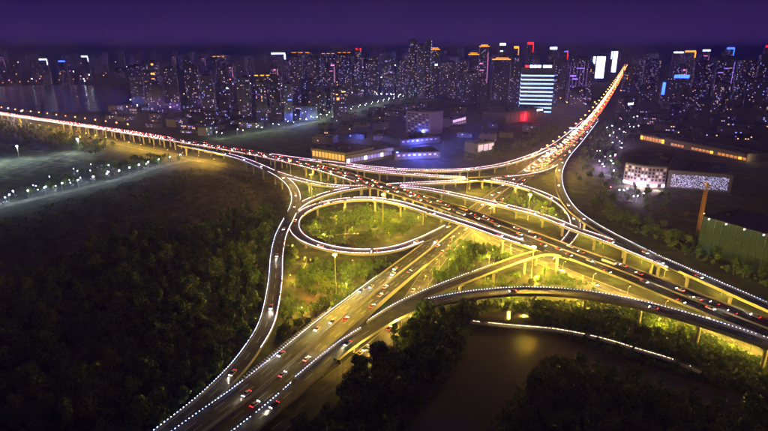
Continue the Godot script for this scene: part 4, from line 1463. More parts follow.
func make_roads() -> void:
	var dot := Vector3(.2, .18, .42)
	var wide := Vector3(.15, .13, 2.0)  # size of the added strips that stand in for light trails
	viaduct("main", "highway_viaduct", "broad elevated road crossing the whole interchange from far left to near right", {"median": true, "dashes": [-7.2, -3.6, 3.6, 7.2], "lines": [-10, -.9, .9, 10], "piers": 30.0, "led_right": [4.0, wide, "led_trail", 250, 1560]})
	viaduct("g", "ramp_viaduct", "western ramp curving down from the elevated road along the dark wood", {"dashes": [0.0], "led_left": [3.0, wide, "led_trail", 120, 630], "led_right": [1.7, dot, "led_white", 40]})
	viaduct("h", "ramp_viaduct", "southern ramp with a dotted row of white parapet lights", {"dashes": [0.0], "led_left": [1.7, dot, "led_white"]})
	viaduct("i", "ramp_viaduct", "yellow lit ramp climbing from the southern ramp to the elevated road", {"dashes": [], "led_left": [1.9, dot, "led_white", 0, 110]})
	viaduct("j", "ramp_viaduct", "round loop ramp circling back up to the elevated road", {"dashes": [], "led_left": [2.6, wide, "led_trail"], "led_right": [2.6, wide, "led_trail"]})
	viaduct("k", "ramp_viaduct", "low ramp crossing under the elevated road from the northern ramp to the western one", {"dashes": [], "led_left": [3, wide, "led_trail"], "led_right": [3, wide, "led_trail"]})
	viaduct("c", "ramp_viaduct", "long low ramp slipping under the elevated road toward the east", {"dashes": [], "led_left": [3, wide, "led_trail"], "led_right": [3, wide, "led_trail"]})
	viaduct("d", "ramp_viaduct", "northern ramp bending away from the elevated road to the avenue", {"dashes": [], "led_left": [3, wide, "led_trail"], "led_right": [3, wide, "led_trail"]})
	viaduct("e", "ramp_viaduct", "eastern loop ramp curling down beneath the others", {"dashes": [], "led_left": [3, wide, "led_trail"], "led_right": [3, wide, "led_trail"]})
	viaduct("q", "ramp_viaduct", "short ramp falling onto the avenue by ramp", {"dashes": [], "led_right": [3, wide, "led_trail"]})
	viaduct("r", "ramp_viaduct", "eastern ramp sweeping round from the avenue with a dotted row of lights", {"dashes": [0.0], "led_left": [1.7, dot, "led_white"]})
	# the avenue: an embanked road that sinks to the ground
	var path: Dictionary = roads.f
	var t := thing("avenue_road")
	tag(t, "broad straight avenue running from the near left to the skyline", "", "", "structure")
	var sh := Shape.new()
	strip(sh, path, -10.5, 10.5, .03)
	part(t, "road_surface", sh.mesh(mats.asphalt))
	sh = Shape.new()
	swept(sh, path, [Vector2(10.5, .02), Vector2(10.5, -6)])
	swept(sh, path, [Vector2(-10.5, -6), Vector2(-10.5, .02)])
	part(t, "retaining_wall", sh.mesh(mats.concrete))
	sh = Shape.new()
	swept(sh, path, [Vector2(-.6, .03), Vector2(-.3, .95), Vector2(.3, .95), Vector2(.6, .03)])
	part(t, "median_barrier", sh.mesh(mats.concrete))
	for side in [-1, 1]:
		var off: float = side * 10.28
		var keep := kept(path, off, "f")
		parapets(t, path, off, keep, .03)
		sh = Shape.new()
		keep.fill(1)
		if true:
			lights_along(sh, path, off, 1.15, keep, 1.7, dot, 0, 190 if side < 0 else 62)
			part(t, "parapet_lights", sh.mesh(mats.led_white), Vector3.ZERO, "stuff")
	sh = Shape.new()
	var lifted := path.duplicate()
	lifted.p = path.p.duplicate()
	for k in lifted.p.size(): lifted.p[k] += Vector3(0, .03, 0)
	for off in [-7.2, -4.0, 4.0, 7.2]: dashes(sh, lifted, off, "f")
	for off in [-9.6, -1.0, 1.0, 9.6]: edge_line(sh, lifted, off, "f")
	part(t, "lane_markings", sh.mesh(mats.white_line), Vector3.ZERO, "stuff")
	ground_road("n", "road", "narrow ground road passing under the two southern ramps", {"dashes": [0.0]})
	ground_road("m", "road", "pale ground road running below the elevated road on the right", {"dashes": [0.0]})
	ground_road("park", "road", "road along the car park at the far left", {})
	ground_road("ave", "road", "distant lit avenue slanting up toward the city", {"dashes": []})
	ground_road("under", "road", "road lit yellow below the far elevated road", {"dashes": []})

func prism(sh: Shape, ring: Array, y0: float, y1: float, col: Color) -> void:   # an upright body over a ring of ground points
	sh.color = col
	var flat := PackedVector2Array()
	for q in ring: flat.append(Vector2(q.x, q.z))
	var turn := 1 if Geometry2D.is_polygon_clockwise(flat) else -1
	for k in ring.size():
		var a: Vector3 = ring[k]
		var b: Vector3 = ring[(k + 1) % ring.size()]
		if turn < 0:
			var c := a
			a = b
			b = c
		sh.quad(Vector3(a.x, y0, a.z), Vector3(b.x, y0, b.z), Vector3(b.x, y1, b.z), Vector3(a.x, y1, a.z))
	var tris := Geometry2D.triangulate_polygon(flat)
	for k in tris.size() / 3:
		var f := sh.v.size()
		for j in 3:
			var q := flat[tris[k * 3 + j]]
			sh.v.append(Vector3(q.x, y1, q.y)); sh.n.append(Vector3.UP); sh.c.append(col)
		sh.i.append_array([f, f + 1, f + 2])

func slab(sh: Shape, a: Vector3, b: Vector3, deep: float, h: float, col: Color) -> void:   # a box whose front runs from a to b
	sh.color = col
	var u := (b - a).normalized()
	var nrm := Vector3(-u.z, 0, u.x)
	if nrm.z < 0: nrm = -nrm
	sh.box((a + b) / 2 - nrm * deep / 2 + Vector3(0, h / 2, 0), Vector3(a.distance_to(b), h, deep), Basis(u, Vector3.UP, u.cross(Vector3.UP)), false)

func frame_of(a: Vector3, b: Vector3) -> Array:   # [along, outward]
	var u := (b - a).normalized()
	var nrm := Vector3(-u.z, 0, u.x)
	return [u, nrm if nrm.z > 0 else -nrm]

func pane_on(sh: Shape, a: Vector3, b: Vector3, t0: float, t1: float, y0: float, y1: float, proud := .15) -> void:
	var f := frame_of(a, b)
	var w := a.distance_to(b)
	sh.box(a.lerp(b, (t0 + t1) / 2) + f[1] * proud + Vector3(0, (y0 + y1) / 2, 0), Vector3((t1 - t0) * w, y1 - y0, .3), Basis(f[0], Vector3.UP, f[0].cross(Vector3.UP)))

func low_building(called: String, label: String, a: Vector3, b: Vector3, deep: float, h: float, col: Color) -> Node3D:
	var t := thing(called)
	tag(t, label, "building")
	var sh := Shape.new()
	slab(sh, a, b, deep, h, col)
	part(t, "wall", sh.mesh(mats.wall))
	sh = Shape.new()
	var f := frame_of(a, b)
	var u: Vector3 = f[0]
	var nrm: Vector3 = f[1]
	var basis_ := Basis(u, Vector3.UP, u.cross(Vector3.UP))
	var w := a.distance_to(b)
	var c := (a + b) / 2 - nrm * deep / 2
	for e in [[c + nrm * deep / 2, Vector3(w + .8, 1.2, .5)], [c - nrm * deep / 2, Vector3(w + .8, 1.2, .5)], [c + u * w / 2, Vector3(.5, 1.2, deep - .5)], [c - u * w / 2, Vector3(.5, 1.2, deep - .5)]]:
		sh.box(e[0] + Vector3(0, h + .5, 0), e[1], basis_)
	for k in int(clampf(w * deep / 900, 2, 9)):
		sh.box(c + u * rng.randf_range(-.4, .4) * w + nrm * rng.randf_range(-.35, .3) * deep + Vector3(0, h + 1.2, 0), Vector3(rng.randf_range(3, 7), 2.6, rng.randf_range(3, 5)), basis_)
	part(t, "roof", sh.mesh(mats.roof))
	return t

func lamp_at(parent: Node3D, at: Vector3, col: Color, energy: float, size := .5) -> void:
	var l := OmniLight3D.new()
	l.name = "glow_light"
	l.light_color = col
	l.light_energy = energy
	l.light_size = size
	l.omni_range = 200
	l.omni_attenuation = 2
	l.shadow_enabled = true
	parent.add_child(l, true)
	l.position = at

func low_rise(zone: String, count: int, lit: float, label: String, group: String) -> void:
	var b: Rect2 = zone_poly[zone][1]
	var done := []
	for k in 1500:
		if done.size() >= count: break
		var at := Vector3(rng.randf_range(b.position.x, b.end.x), 0, rng.randf_range(b.position.y, b.end.y))
		var w := rng.randf_range(16, 48)
		if not in_zone(at.x, at.z, zone) or near_any_road(at.x, at.z, 22): continue
		var bad := false
		for q in done:
			if q.distance_to(at) < 46: bad = true
		for q in ["ware_a", "ware_b", "ware_c", "shed_a", "shed_b", "shed_c", "shed_d", "block_a", "block_b", "glow_a", "glow_b", "screen_a", "screen_b", "red_a", "red_b", "strip_a", "strip_b"]:
			if POINTS[q].distance_to(at) < 55 or (q.ends_with("b") and POINTS[q].lerp(POINTS[q.trim_suffix("b") + "a"], .5).distance_to(at) < 60): bad = true
		for q in TOWERS:
			if Vector2(q[1] - at.x, q[2] - at.z).length() < 42: bad = true
		if bad: continue
		done.append(at)
		var u := Vector3(1, 0, .25).normalized() if rng.randf() < .7 else Vector3(.35, 0, -1).normalized()
		var h := rng.randf_range(5, 15)
		var a := at - u * w / 2
		var c := at + u * w / 2
		var t := low_building("low_building", label, a, c, rng.randf_range(12, 26), h, Color(.2, .2, .23) * rng.randf_range(.6, 1.5))
		t.set_meta("group", group)
		t.set_meta("label", "%s %s %s" % ["small" if w < 26 else ("mid-sized" if w < 38 else "long"), "flat" if h < 8 else ("two-storey" if h < 11.5 else "three-storey"), label])
		var panes := [Shape.new(), Shape.new(), Shape.new()]
		for j in int(h / 3.4):
			for q in int(w / 4):
				if rng.randf() > lit: continue
				pane_on(panes[rng.randi() % 3], a, c, (q + .25) * 4 / w, (q + .75) * 4 / w, 1.2 + j * 3.4, 2.8 + j * 3.4, .1)
		var m := ArrayMesh.new()
		panes[0].put(m, mats.win_warm)
		panes[1].put(m, mats.win_cool)
		panes[2].put(m, mats.win_dim)
		if m.get_surface_count(): part(t, "window_lights", m, Vector3.ZERO, "stuff")

func make_places() -> void:
	rng.seed = 21
	var P := POINTS
	var up := func(y: float) -> Vector3: return Vector3(0, y, 0)
	# shopping centre: a bowed front block and a wing with a dotted light screen
	var t := thing("shopping_centre")
	tag(t, "shopping centre with a bowed pale front and bright shop lights at its foot", "building")
	var f := frame_of(P.mall_a, P.mall_b)
	var bow := []
	for k in 13: bow.append(P.mall_a.lerp(P.mall_b, k / 12.0) + f[1] * 9.0 * sin(PI * k / 12.0))
	var ring := bow.duplicate()
	ring.append(P.mall_b - f[1] * 90)
	ring.append(P.mall_a - f[1] * 90 - f[0] * 4)
	var sh0 := Shape.new()
	prism(sh0, ring, 0, 24, Color(.40, .35, .33))
	part(t, "wall", sh0.mesh(mats.wall))
	sh0 = Shape.new()
	prism(sh0, ring.map(func(q): return q + f[1] * .8), 24.01, 25.6, Color.WHITE)
	for k in 9: sh0.box(P.mall_a.lerp(P.mall_b, rng.randf_range(.12, .88)) - f[1] * rng.randf_range(8, 80) + Vector3(0, 26.6, 0), Vector3(rng.randf_range(3, 9), 2.2, rng.randf_range(3, 6)), Basis(f[0], Vector3.UP, f[0].cross(Vector3.UP)))
	part(t, "roof", sh0.mesh(mats.roof))
	for k in 12:
		var a: Vector3 = bow[k]
		var b: Vector3 = bow[k + 1]
		for j in 4:
			var sh := Shape.new()
			pane_on(sh, a, b, .22, .82, 7.5 + j * 4.0, 10.2 + j * 4.0, .12)
			var win := part(t, "window", sh.mesh(mats.win_faint if rng.randf() < .35 else mats.pane))
			var sill := Shape.new()
			pane_on(sill, a, b, .18, .86, 7.1 + j * 4.0, 7.45 + j * 4.0, .3)
			part(win, "sill", sill.mesh(mats.kerb))
		var sp := Shape.new()
		pane_on(sp, a, b, -.06, .12, 5.5, 23.5, .35)
		part(t, "pilaster", sp.mesh(mats.kerb))
		var ss := Shape.new()
		pane_on(ss, a, b, .15, .95, 1.0, 4.2, .4)
		part(t, "shop_window_light", ss.mesh(mats[["sign_white", "sign_soft", "sign_soft", "pane", "sign_white", "sign_white", "sign_soft", "pane", "sign_red", "sign_yellow", "pane", "sign_white"][k]]))
	for q in [.2, .5, .85]: lamp_at(t, P.mall_a.lerp(P.mall_b, q) + f[1] * 15 + Vector3(0, 3, 0), Color(1.0, .82, .9), 420, 1.0)
	t = low_building("shopping_wing", "long wing of the shopping centre with a white dotted light screen", P.mall_b + Vector3(3, 0, -2), P.mall_c, 70, 20, Color(.18, .18, .18))
	for half in 2:
		var tiles := Shape.new()
		for k in 110:
			for j in 17:
				if rng.randf() < .78: continue
				pane_on(tiles, P.mall_b, P.mall_c, .09 + k * .0078, .09 + k * .0078 + .0055, 2.5 + j * .85, 3.05 + j * .85, .5)
		part(t, "light_tiles", tiles.mesh(mats.tile_light if half else mats.tile_bright), Vector3.ZERO, "stuff")
	# the long yellow lit hall behind
	t = low_building("market_hall", "long low hall with a yellow lit front behind the shopping centre", P.strip_a, P.strip_b, 40, 11, Color(.3, .27, .22))
	for k in 30:
		if k in [8, 9, 14, 15, 22]: continue
		var sh := Shape.new()
		pane_on(sh, P.strip_a, P.strip_b, k / 30.0 + .003, k / 30.0 + .028, 2, 8 if k < 8 else 5.5, .3)
		part(t, "glow_panel", sh.mesh(mats.glow_amber if k % 7 else mats.sign_yellow))  # panels glow themselves to give the front its yellow light
	lamp_at(t, P.strip_b + Vector3(3, 6, 8), Color(1, .85, .6), 110, 1.0)
	# building under construction, wrapped in green net, with floodlights along its top
	t = low_building("net_wrapped_building", "half built block wrapped in teal safety net with floodlights along the top", P.hoard_a, P.hoard_b, 45, 27, Color(.2, .2, .2))
	f = frame_of(P.hoard_a, P.hoard_b)
	var w: float = P.hoard_a.distance_to(P.hoard_b)
	for k in 11:
		for j in 6:
			var sh := Shape.new()
			pane_on(sh, P.hoard_a, P.hoard_b, k / 11.0 + .002, (k + 1) / 11.0 - .002, j * 4.5 + .1, j * 4.5 + 4.4, .5 + .12 * sin(k * 2.1 + j))
			part(t, "net_panel", sh.mesh(mats.net))
	for k in 12:
		var sh := Shape.new()
		var q: Vector3 = P.hoard_a.lerp(P.hoard_b, k / 11.0) + f[1] * 1.3
		sh.tube(q, q + Vector3(0, 29, 0), .07, .07, 5)
		part(t, "scaffold_pole", sh.mesh(mats.metal))
	for k in 4:
		var sh := Shape.new()
		var q: Vector3 = P.hoard_a.lerp(P.hoard_b, .1 + k * .23) + f[1] * 2.2 + Vector3(0, 27.5, 0)
		sh.box(q, Vector3(1.5, 1.2, .7), Basis(Vector3.UP, .4))
		part(t, "flood_lamp", sh.mesh(mats.flood_dim))
		lamp_at(t, q + f[1] * 1.6 - Vector3(0, .6, 0), Color(.9, 1.0, .95), 4, .5)
	lamp_at(t, P.hoard_a.lerp(P.hoard_b, .12) + f[1] * 7 + Vector3(0, 3.5, 0), Color(.75, 1.0, 1.0), 24, .5)
	# tower crane mast beside it
	var c := thing("tower_crane", P.crane)
	tag(c, "orange lattice mast of a tower crane behind the net wrapped block", "crane")
	var mastsh := Shape.new()
	for x in [-1, 1]:
		for z in [-1, 1]: mastsh.tube(Vector3(x, 0, z), Vector3(x, 44, z), .14, .14, 5)
	for k in 22:
		for e in [[Vector3(-1, k * 2, 1), Vector3(1, k * 2 + 2, 1)], [Vector3(1, k * 2, -1), Vector3(-1, k * 2 + 2, -1)], [Vector3(1, k * 2, 1), Vector3(1, k * 2 + 2, -1)], [Vector3(-1, k * 2, -1), Vector3(-1, k * 2 + 2, 1)], [Vector3(-1, k * 2, 1), Vector3(1, k * 2, 1)], [Vector3(1, k * 2, 1), Vector3(1, k * 2, -1)]]:
			mastsh.tube(e[0], e[1], .08, .08, 4, false)
	part(c, "mast", mastsh.mesh(mats.crane_paint))
	mastsh = Shape.new()
	mastsh.box(Vector3(0, 45, 0), Vector3(2.4, 2.2, 2.4))
	part(c, "cab", mastsh.mesh(mats.crane_paint))
	mastsh = Shape.new()
	mastsh.ball(Vector3(0, 21, 3.2), Vector3(.35, .3, .35))
	part(c, "work_lamp", mastsh.mesh(mats.lamp_orange))
	lamp_at(c, Vector3(0, 21, 4.2), Color(1, .7, .3), 16, .3)
	# warehouse with a row of warm windows, its side toward a blue lit yard
	t = low_building("depot_hall", "depot hall with a row of warm lit windows behind the elevated road", P.ware_a, P.ware_b, 60, 17, Color(.28, .24, .2))
	for k in 10:
		var sh := Shape.new()
		pane_on(sh, P.ware_a, P.ware_b, .03 + k * .096, .03 + k * .096 + .07, 6.5, 14)
		part(t, "glow_panel", sh.mesh(mats.glow_amber))
	t = low_building("depot_wing", "long blue lit wing of the depot facing the elevated road", P.ware_b, P.ware_c, 30, 14, Color(.3, .29, .28))
	for k in 14:
		var sh := Shape.new()
		pane_on(sh, P.ware_b, P.ware_c, .02 + k * .07, .02 + k * .07 + .055, 4, 9)
		part(t, "glow_panel", sh.mesh(mats.glow_blue if k % 5 else mats.sign_white))
	lamp_at(t, P.ware_c + Vector3(6, 9, 12), Color(.4, .5, 1.0), 1600, 1.0)
	# sheds in the dark quarter
	for e in [["shed_a", "shed_b", 40, 9, "wide low shed with a blue lit edge just behind the northern ramp"], ["shed_c", "shed_d", 60, 9, "dark flat shed in the quarter behind the depot"]]:
		t = low_building("shed", e[4], P[e[0]], P[e[1]], e[2], e[3], Color(.22, .22, .22))
		for k in 8:
			var sh := Shape.new()
			pane_on(sh, P[e[0]], P[e[1]], .05 + k * .115, .05 + k * .115 + .06, 5, 7.4)
			part(t, "glow_panel", sh.mesh(mats.glow_blue if k % 3 else mats.win_dim))
		lamp_at(t, P[e[0]].lerp(P[e[1]], .5) + Vector3(0, 7, 14), Color(.35, .4, 1.0), 1800, 1.0)
	# pale block, rosy roof, screen wall, red hall
	t = low_building("block_house", "square windowless block with a faint pink face in the dark quarter", P.block_a, P.block_b, 40, 42, Color(.3, .25, .3))
	for k in 6:
		for j in 8:
			var sh := Shape.new()
			pane_on(sh, P.block_a, P.block_b, .08 + k * .15, .08 + k * .15 + .09, 4 + j * 4.6, 6.4 + j * 4.6)
			part(t, "window", sh.mesh(mats.win_faint if (k + j * 3) % 4 == 0 else mats.pane))
	t = low_building("rosy_hall", "small hall glowing pinkish white in the dark quarter", P.glow_a, P.glow_b, 24, 17, Color(.4, .36, .36))
	for k in 6:
		for j in 2:
			var sh := Shape.new()
			pane_on(sh, P.glow_a, P.glow_b, .05 + k * .155, .05 + k * .155 + .12, 3 + j * 7, 8 + j * 7)
			part(t, "glow_panel", sh.mesh(mats.glow_pink if j == 0 else mats.sign_soft))
	t = low_building("screen_house", "low house with a blue white light screen beside the avenue trees", P.screen_a, P.screen_b, 26, 15, Color(.25, .25, .3))
	for k in 3:
		var sh := Shape.new()
		pane_on(sh, P.screen_a, P.screen_b, .05 + k * .31, .05 + k * .31 + .27, 3, 13)
		part(t, "light_screen", sh.mesh(mats.tile_light))
	t = low_building("red_hall", "low hall washed in red light at the foot of the striped tower", P.red_a, P.red_b, 60, 22, Color(.25, .24, .24))
	for k in 9:
		var sh := Shape.new()
		pane_on(sh, P.red_a, P.red_b, .03 + k * .107, .03 + k * .107 + .08, 5, 17)
		part(t, "wall_panel", sh.mesh(mats.kerb))
	for k in 3:
		var sh := Shape.new()
		pane_on(sh, P.red_a, P.red_b, .8 + k * .06, .84 + k * .06, 18, 22, .6)
		part(t, "roof_sign", sh.mesh(mats.sign_white))
	lamp_at(t, P.red_a.lerp(P.red_b, .6) + Vector3(-8, 8, 18), Color(1.0, .12, .18), 1500, 1.0)
	low_rise("dark_block", 46, .10, "dark building in the quarter between depot and striped tower", "low buildings of the dark quarter")
	low_rise("right_quarter", 34, .22, "building with a few lights beyond the market hall", "low buildings at the right")
	low_rise("left_quarter", 40, .28, "house with a few lights below the left apartment towers", "low houses at the left")
	# filling station: a bright canopy beside the avenue
	t = thing("filling_station", P.gas)
	tag(t, "small filling station with a glaring white canopy beside the avenue", "building")
	var sh2 := Shape.new()
	sh2.color = Color(.6, .6, .6)
	sh2.box(Vector3(0, 6.4, 0), Vector3(22, 1.0, 14))
	part(t, "canopy", sh2.mesh(mats.wall))
	for x in [-8, 8]:
		for z in [-4, 4]:
			sh2 = Shape.new()
			sh2.tube(Vector3(x, 0, z), Vector3(x, 5.9, z), .3, .3, 8)
			part(t, "column", sh2.mesh(mats.concrete))
	sh2 = Shape.new()
	sh2.box(Vector3(0, 6.4, 7.2), Vector3(22, 1.2, .3))
	part(t, "fascia_light", sh2.mesh(mats.sign_white))
	lamp_at(t, Vector3(0, 5, 0), Color(.9, .92, 1.0), 900, 1.0)
	# yard lamps in the streets right of the avenue
	var yard: Rect2 = zone_poly.shop_yard[1]
	var lit := 0
	for q in 900:
		var at := Vector3(rng.randf_range(yard.position.x, yard.end.x), 0, rng.randf_range(yard.position.y, yard.end.y))
		if lit > 46 or not in_zone(at.x, at.z, "shop_yard") or near_any_road(at.x, at.z, 6): continue
		lit += 1
		street_lamp(at, Vector3(rng.randfn(), 0, rng.randfn()), 7, "lamp_white" if lit % 3 else "lamp_pink", Color(.82, .72, 1.0), 0 if lit % 2 else 320, "white lamp in the yards between the avenue and the shopping centre", "lamps in the shopping streets", 1.2, 1.6, "yard_lamp")
	lit = 0
	for q in 900:
		var at := Vector2(rng.randf_range(yard.position.x, yard.end.x), rng.randf_range(yard.position.y, yard.end.y))
		if lit > 34 or not in_zone(at.x, at.y, "shop_yard") or near_any_road(at.x, at.y, 5): continue
		lit += 1
		parked.append([at, rng.randi() % 5, "in the yards by the shopping centre"])
	# a sign gantry over the ground road and a pale footpath inside the loop
	var gp: Vector3 = P.gantry
	t = thing("sign_gantry", gp, -.55)
	tag(t, "dark road sign on a post over the ground road below the southern ramp", "road sign")
	var gs := Shape.new()
	gs.tube(Vector3.ZERO, Vector3(0, 6.4, 0), .2, .16, 8)
	gs.tube(Vector3(0, 6.2, 0), Vector3(-5, 6.2, 0), .14, .12, 6)
	part(t, "post", gs.mesh(mats.metal))
	gs = Shape.new()
	gs.box(Vector3(-3.2, 6.1, .22), Vector3(4.2, 2.4, .12))
	part(t, "sign_board", gs.mesh(mats.board))
	var fp := spline([P.path_a.x, .03, P.path_a.z, P.path_b.x, .03, P.path_b.z, P.path_c.x, .03, P.path_c.z])
	gs = Shape.new()
	strip(gs, fp, -1.4, 1.4, .02)
	tag(part(self, "footpath", gs.mesh(mats.white_line)), "short pale footpath inside the loop road", "", "", "structure")
	# lamps between the city blocks
	for q in 64:
		var far := lerpf(1120, 3600, pow(rng.randf(), 1.3))
		var x := rng.randf_range(-.72, .72) * far
		if in_zone(x, -far, "lake") or in_zone(x, -far, "dark_block"): continue
		if far < 1300 and x > 250: continue
		var hue: int = rng.randi() % 5
		var col: Color = [Color(.55, .58, 1.0), Color(.4, .45, 1.0), Color(1.0, .75, .55), Color(.75, .5, 1.0), Color(.6, .62, 1.0)][hue]
		street_lamp(Vector3(x, 0, -far), Vector3(rng.randfn(), 0, rng.randfn()), 16, ["lamp_white", "lamp_blue", "lamp_orange", "lamp_pink", "lamp_white"][hue], col, 20000, ["white", "blue", "orange", "pinkish", "white"][hue] + " lamp between the blocks of the distant city", "lamps between the city blocks", 1.2, 3.0 + far / 1500, "haze_lamp")
	for q in 30:  # added lamps whose light brightens the far haze
		var far := lerpf(3600, 9500, rng.randf())
		var x := rng.randf_range(-.74, .74) * far
		var hue: int = rng.randi() % 3
		street_lamp(Vector3(x, 0, -far), Vector3(rng.randfn(), 0, rng.randfn()), 40, ["lamp_white", "lamp_orange", "lamp_pink"][hue], [Color(.62, .50, 1.0), Color(.95, .6, 1.0), Color(.72, .5, 1.0)][hue], 2400000, ["white", "orange", "pinkish"][hue] + " high lamp added to light the haze at the horizon", "lamps added to light the far haze", 1.2, 9.0, "haze_lamp")
	for q in 80:
		var far := lerpf(1900, 6500, rng.randf())
		var x := (rng.randf_range(-.74, -.40) if q < 34 else rng.randf_range(-.72, .74)) * far
		if in_zone(x, -far, "lake"): continue
		var hue: int = rng.randi() % 4
		street_lamp(Vector3(x, 0, -far), Vector3(0, 0, 1), rng.randf_range(14, 40), ["lamp_white", "lamp_orange", "lamp_pink", "lamp_orange"][hue], Color.WHITE, 0, ["white", "orange", "pinkish", "orange"][hue] + (" street light beyond the lake" if q < 34 else " street light far off in the city"), "far street lights", 1.2, 3.0 + far / 1100, "haze_lamp")
	for q in 16:
		var at: Vector3 = POINTS.row_a.lerp(POINTS.row_b, (q + rng.randf() * .6) / 16.0)
		street_lamp(at, Vector3(0, 0, 1), 9, "lamp_white" if q % 4 else "lamp_pink", Color(.65, .6, 1.0), 3500, "white lamp in the bright row of shops at the end of the slanting avenue", "lamps of the bright shop row", 1.2, 5.0)
	for q in 13:
		var at: Vector3 = POINTS.shore_a.lerp(POINTS.shore_b, q / 12.0)
		street_lamp(at, Vector3(0, 0, 1), 12, "lamp_orange", Color(1.0, .75, .45), 3000, "orange lamp along the far shore of the lake", "lamps on the lake shore", 1.2, 4.0)
	for q in [[-10, -735, 1200], [40, -770, 1500], [75, -720, 1200], [25, -860, 2200], [95, -830, 1600], [150, -900, 1600], [70, -960, 2200], [-40, -900, 1500], [190, -1010, 1500]]:
		street_lamp(Vector3(q[0], 0, q[1]), Vector3(0, 0, 1), 9, "lamp_blue", Color(.36, .42, 1.0), q[2], "blue lamp in the dark quarter behind the depot", "blue lamps in the dark quarter", 1.2, 1.2)
	# floodlit field on the far left
	for k in ["flood_a", "flood_b", "flood_c"]:
		var m := thing("flood_mast", P[k])
		tag(m, {"flood_a": "floodlight mast at the end of the pale field by the far trees", "flood_b": "floodlight mast at the outer side of the pale field", "flood_c": "floodlight mast in the middle of the pale field"}[k], "lamp mast")
		var ps := Shape.new()
		ps.tube(Vector3.ZERO, Vector3(0, 20, 0), .3, .16, 8)
		part(m, "pole", ps.mesh(mats.metal))
		for q in 3:
			ps = Shape.new()
			ps.box(Vector3.ZERO, Vector3(.7, .5, .3))
			part(m, "flood_lamp", ps.mesh(mats.flood), Vector3((q - 1) * 1.0, 20.2, .2))
		lamp_at(m, Vector3(0, 19, 1.0), Color(.9, 1.0, .94), 2000, .6)
	var lot0: Rect2 = zone_poly.lot[1]
	var lamps := 0
	for k in 900:
		var q := Vector2(rng.randf_range(lot0.position.x, lot0.end.x), rng.randf_range(lot0.position.y, lot0.end.y))
		if lamps > 30 or not in_zone(q.x, q.y, "lot") or near_any_road(q.x, q.y, 4): continue
		lamps += 1
		street_lamp(Vector3(q.x, 0, q.y), Vector3(0, 0, 1), 4.5, "lamp_white", Color(.85, .95, 1.0), 0 if lamps % 3 else 120, "small white lamp in the far left car park", "small lamps in the car park", .6, 1.3, "yard_lamp")
	# parked cars in the car park
	var lot: Rect2 = zone_poly.lot[1]
	var n := 0
	for k in 400:
		var q := Vector2(rng.randf_range(lot.position.x, lot.end.x), rng.randf_range(lot.position.y, lot.end.y))
		if n > 44 or not in_zone(q.x, q.y, "lot") or near_any_road(q.x, q.y, 5): continue
		parked.append([q, rng.randi() % 5, "in the far left car park"])
		n += 1
	# the walkway over the river with its lights
	var path: Dictionary = roads.walk
	for k in path.p.size(): path.p[k].y = .9
	t = thing("walkway")
	tag(t, "narrow lit walkway curving over the river", "bridge")
	var sh := Shape.new()
	strip(sh, path, -1.5, 1.5, 0)
	swept(sh, path, [Vector2(1.5, 0), Vector2(1.5, -.5), Vector2(-1.5, -.5), Vector2(-1.5, 0)])
	part(t, "deck", sh.mesh(mats.kerb))
	for side in [-1, 1]:
		sh = Shape.new()
		swept(sh, path, [Vector2(side * 1.42 - .04, .9), Vector2(side * 1.42 - .04, 1.0), Vector2(side * 1.42 + .04, 1.0), Vector2(side * 1.42 + .04, .9)])
		var d := 0.0
		while d < path.length:
			var a := at_dist(path, d)
			sh.tube(a[0] + a[1] * side * 1.42, a[0] + a[1] * side * 1.42 + Vector3(0, .95, 0), .04, .04, 4)
			d += 2.0
		part(t, "railing", sh.mesh(mats.metal))
	var keep := PackedByteArray()
	keep.resize(path.p.size())
	keep.fill(1)
	sh = Shape.new()
	lights_along(sh, path, -1.3, .35, keep, 2.2, Vector3(.12, .10, 2.0), 0, 105)
	lights_along(sh, path, -1.3, .35, keep, 8.0, Vector3(.16, .14, .7), 105)
	part(t, "walkway_lights", sh.mesh(mats.walk_light), Vector3.ZERO, "stuff")
	var d := 4.0
	while d < path.length:
		var a := at_dist(path, d)
		sh = Shape.new()
		sh.tube(Vector3(a[0].x, -4, a[0].z), a[0] - Vector3(0, .45, 0), .25, .25, 8)
		part(t, "pile", sh.mesh(mats.concrete))
		d += 12.0
	# hatched gore between the western ramp and the avenue
	var gore := thing("gore_area")
	tag(gore, "paved wedge with white hatching where the western ramp meets the avenue", "", "", "structure")
	var ga: Dictionary = roads.g
	var fa: Dictionary = roads.f
	sh = Shape.new()
	var rows := []
	for k in 52:
		var a := at_dist(fa, 36.0 + k * 2.0)
		var l: Vector3 = a[0] - a[1] * 10.6
		var best := 1e9
		for j in ga.p.size():
			best = minf(best, Vector2(ga.p[j].x - l.x, ga.p[j].z - l.z).length() - 4.6)
		var reach := clampf(best, .2, 3.4)
		rows.append([l - Vector3(0, .03, 0), l - a[1] * reach - Vector3(0, .03, 0), a[2], reach])
	for k in rows.size() - 1: sh.quad(rows[k][1], rows[k][0], rows[k + 1][0], rows[k + 1][1])
	for k in rows.size() - 1: sh.quad(rows[k][1], rows[k + 1][1], rows[k + 1][1] - Vector3(0, 6, 0), rows[k][1] - Vector3(0, 6, 0))
	part(gore, "paving", sh.mesh(mats.asphalt))
	for k in rows.size() - 2:
		if rows[k][3] < .9: continue
		sh = Shape.new()
		var a: Vector3 = rows[k][0] + Vector3(0, .008, 0)
		var b: Vector3 = rows[k][1].lerp(rows[k][0], .08) + Vector3(0, .008, 0) + rows[k][2] * 1.0
		var th: Vector3 = rows[k][2] * .85
		sh.quad(b, a, a + th, b + th)
		part(gore, "hatch_stripe", sh.mesh(mats.white_line))

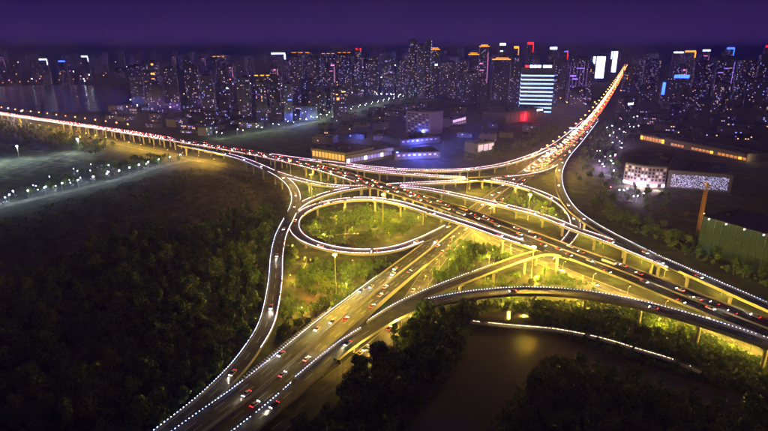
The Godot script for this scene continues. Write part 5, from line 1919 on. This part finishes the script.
var parked := []
func park_cars() -> void:
	for e in parked:
		var o := copy_of(car_model(e[1], false), "parked_car")
		o.get_node("beam_light").free()
		for c in o.get_children():
			if c.name.begins_with("headlight") or c.name.begins_with("taillight"): c.set_surface_override_material(0, mats.pane)
		o.position = Vector3(e[0].x, .02, e[0].y)
		o.rotation.y = .45 + (PI if e[1] % 2 else 0.0)
		tag(o, car_kinds[e[1]][0] + " car parked with its lights off " + e[2], "car", "cars " + e[2])
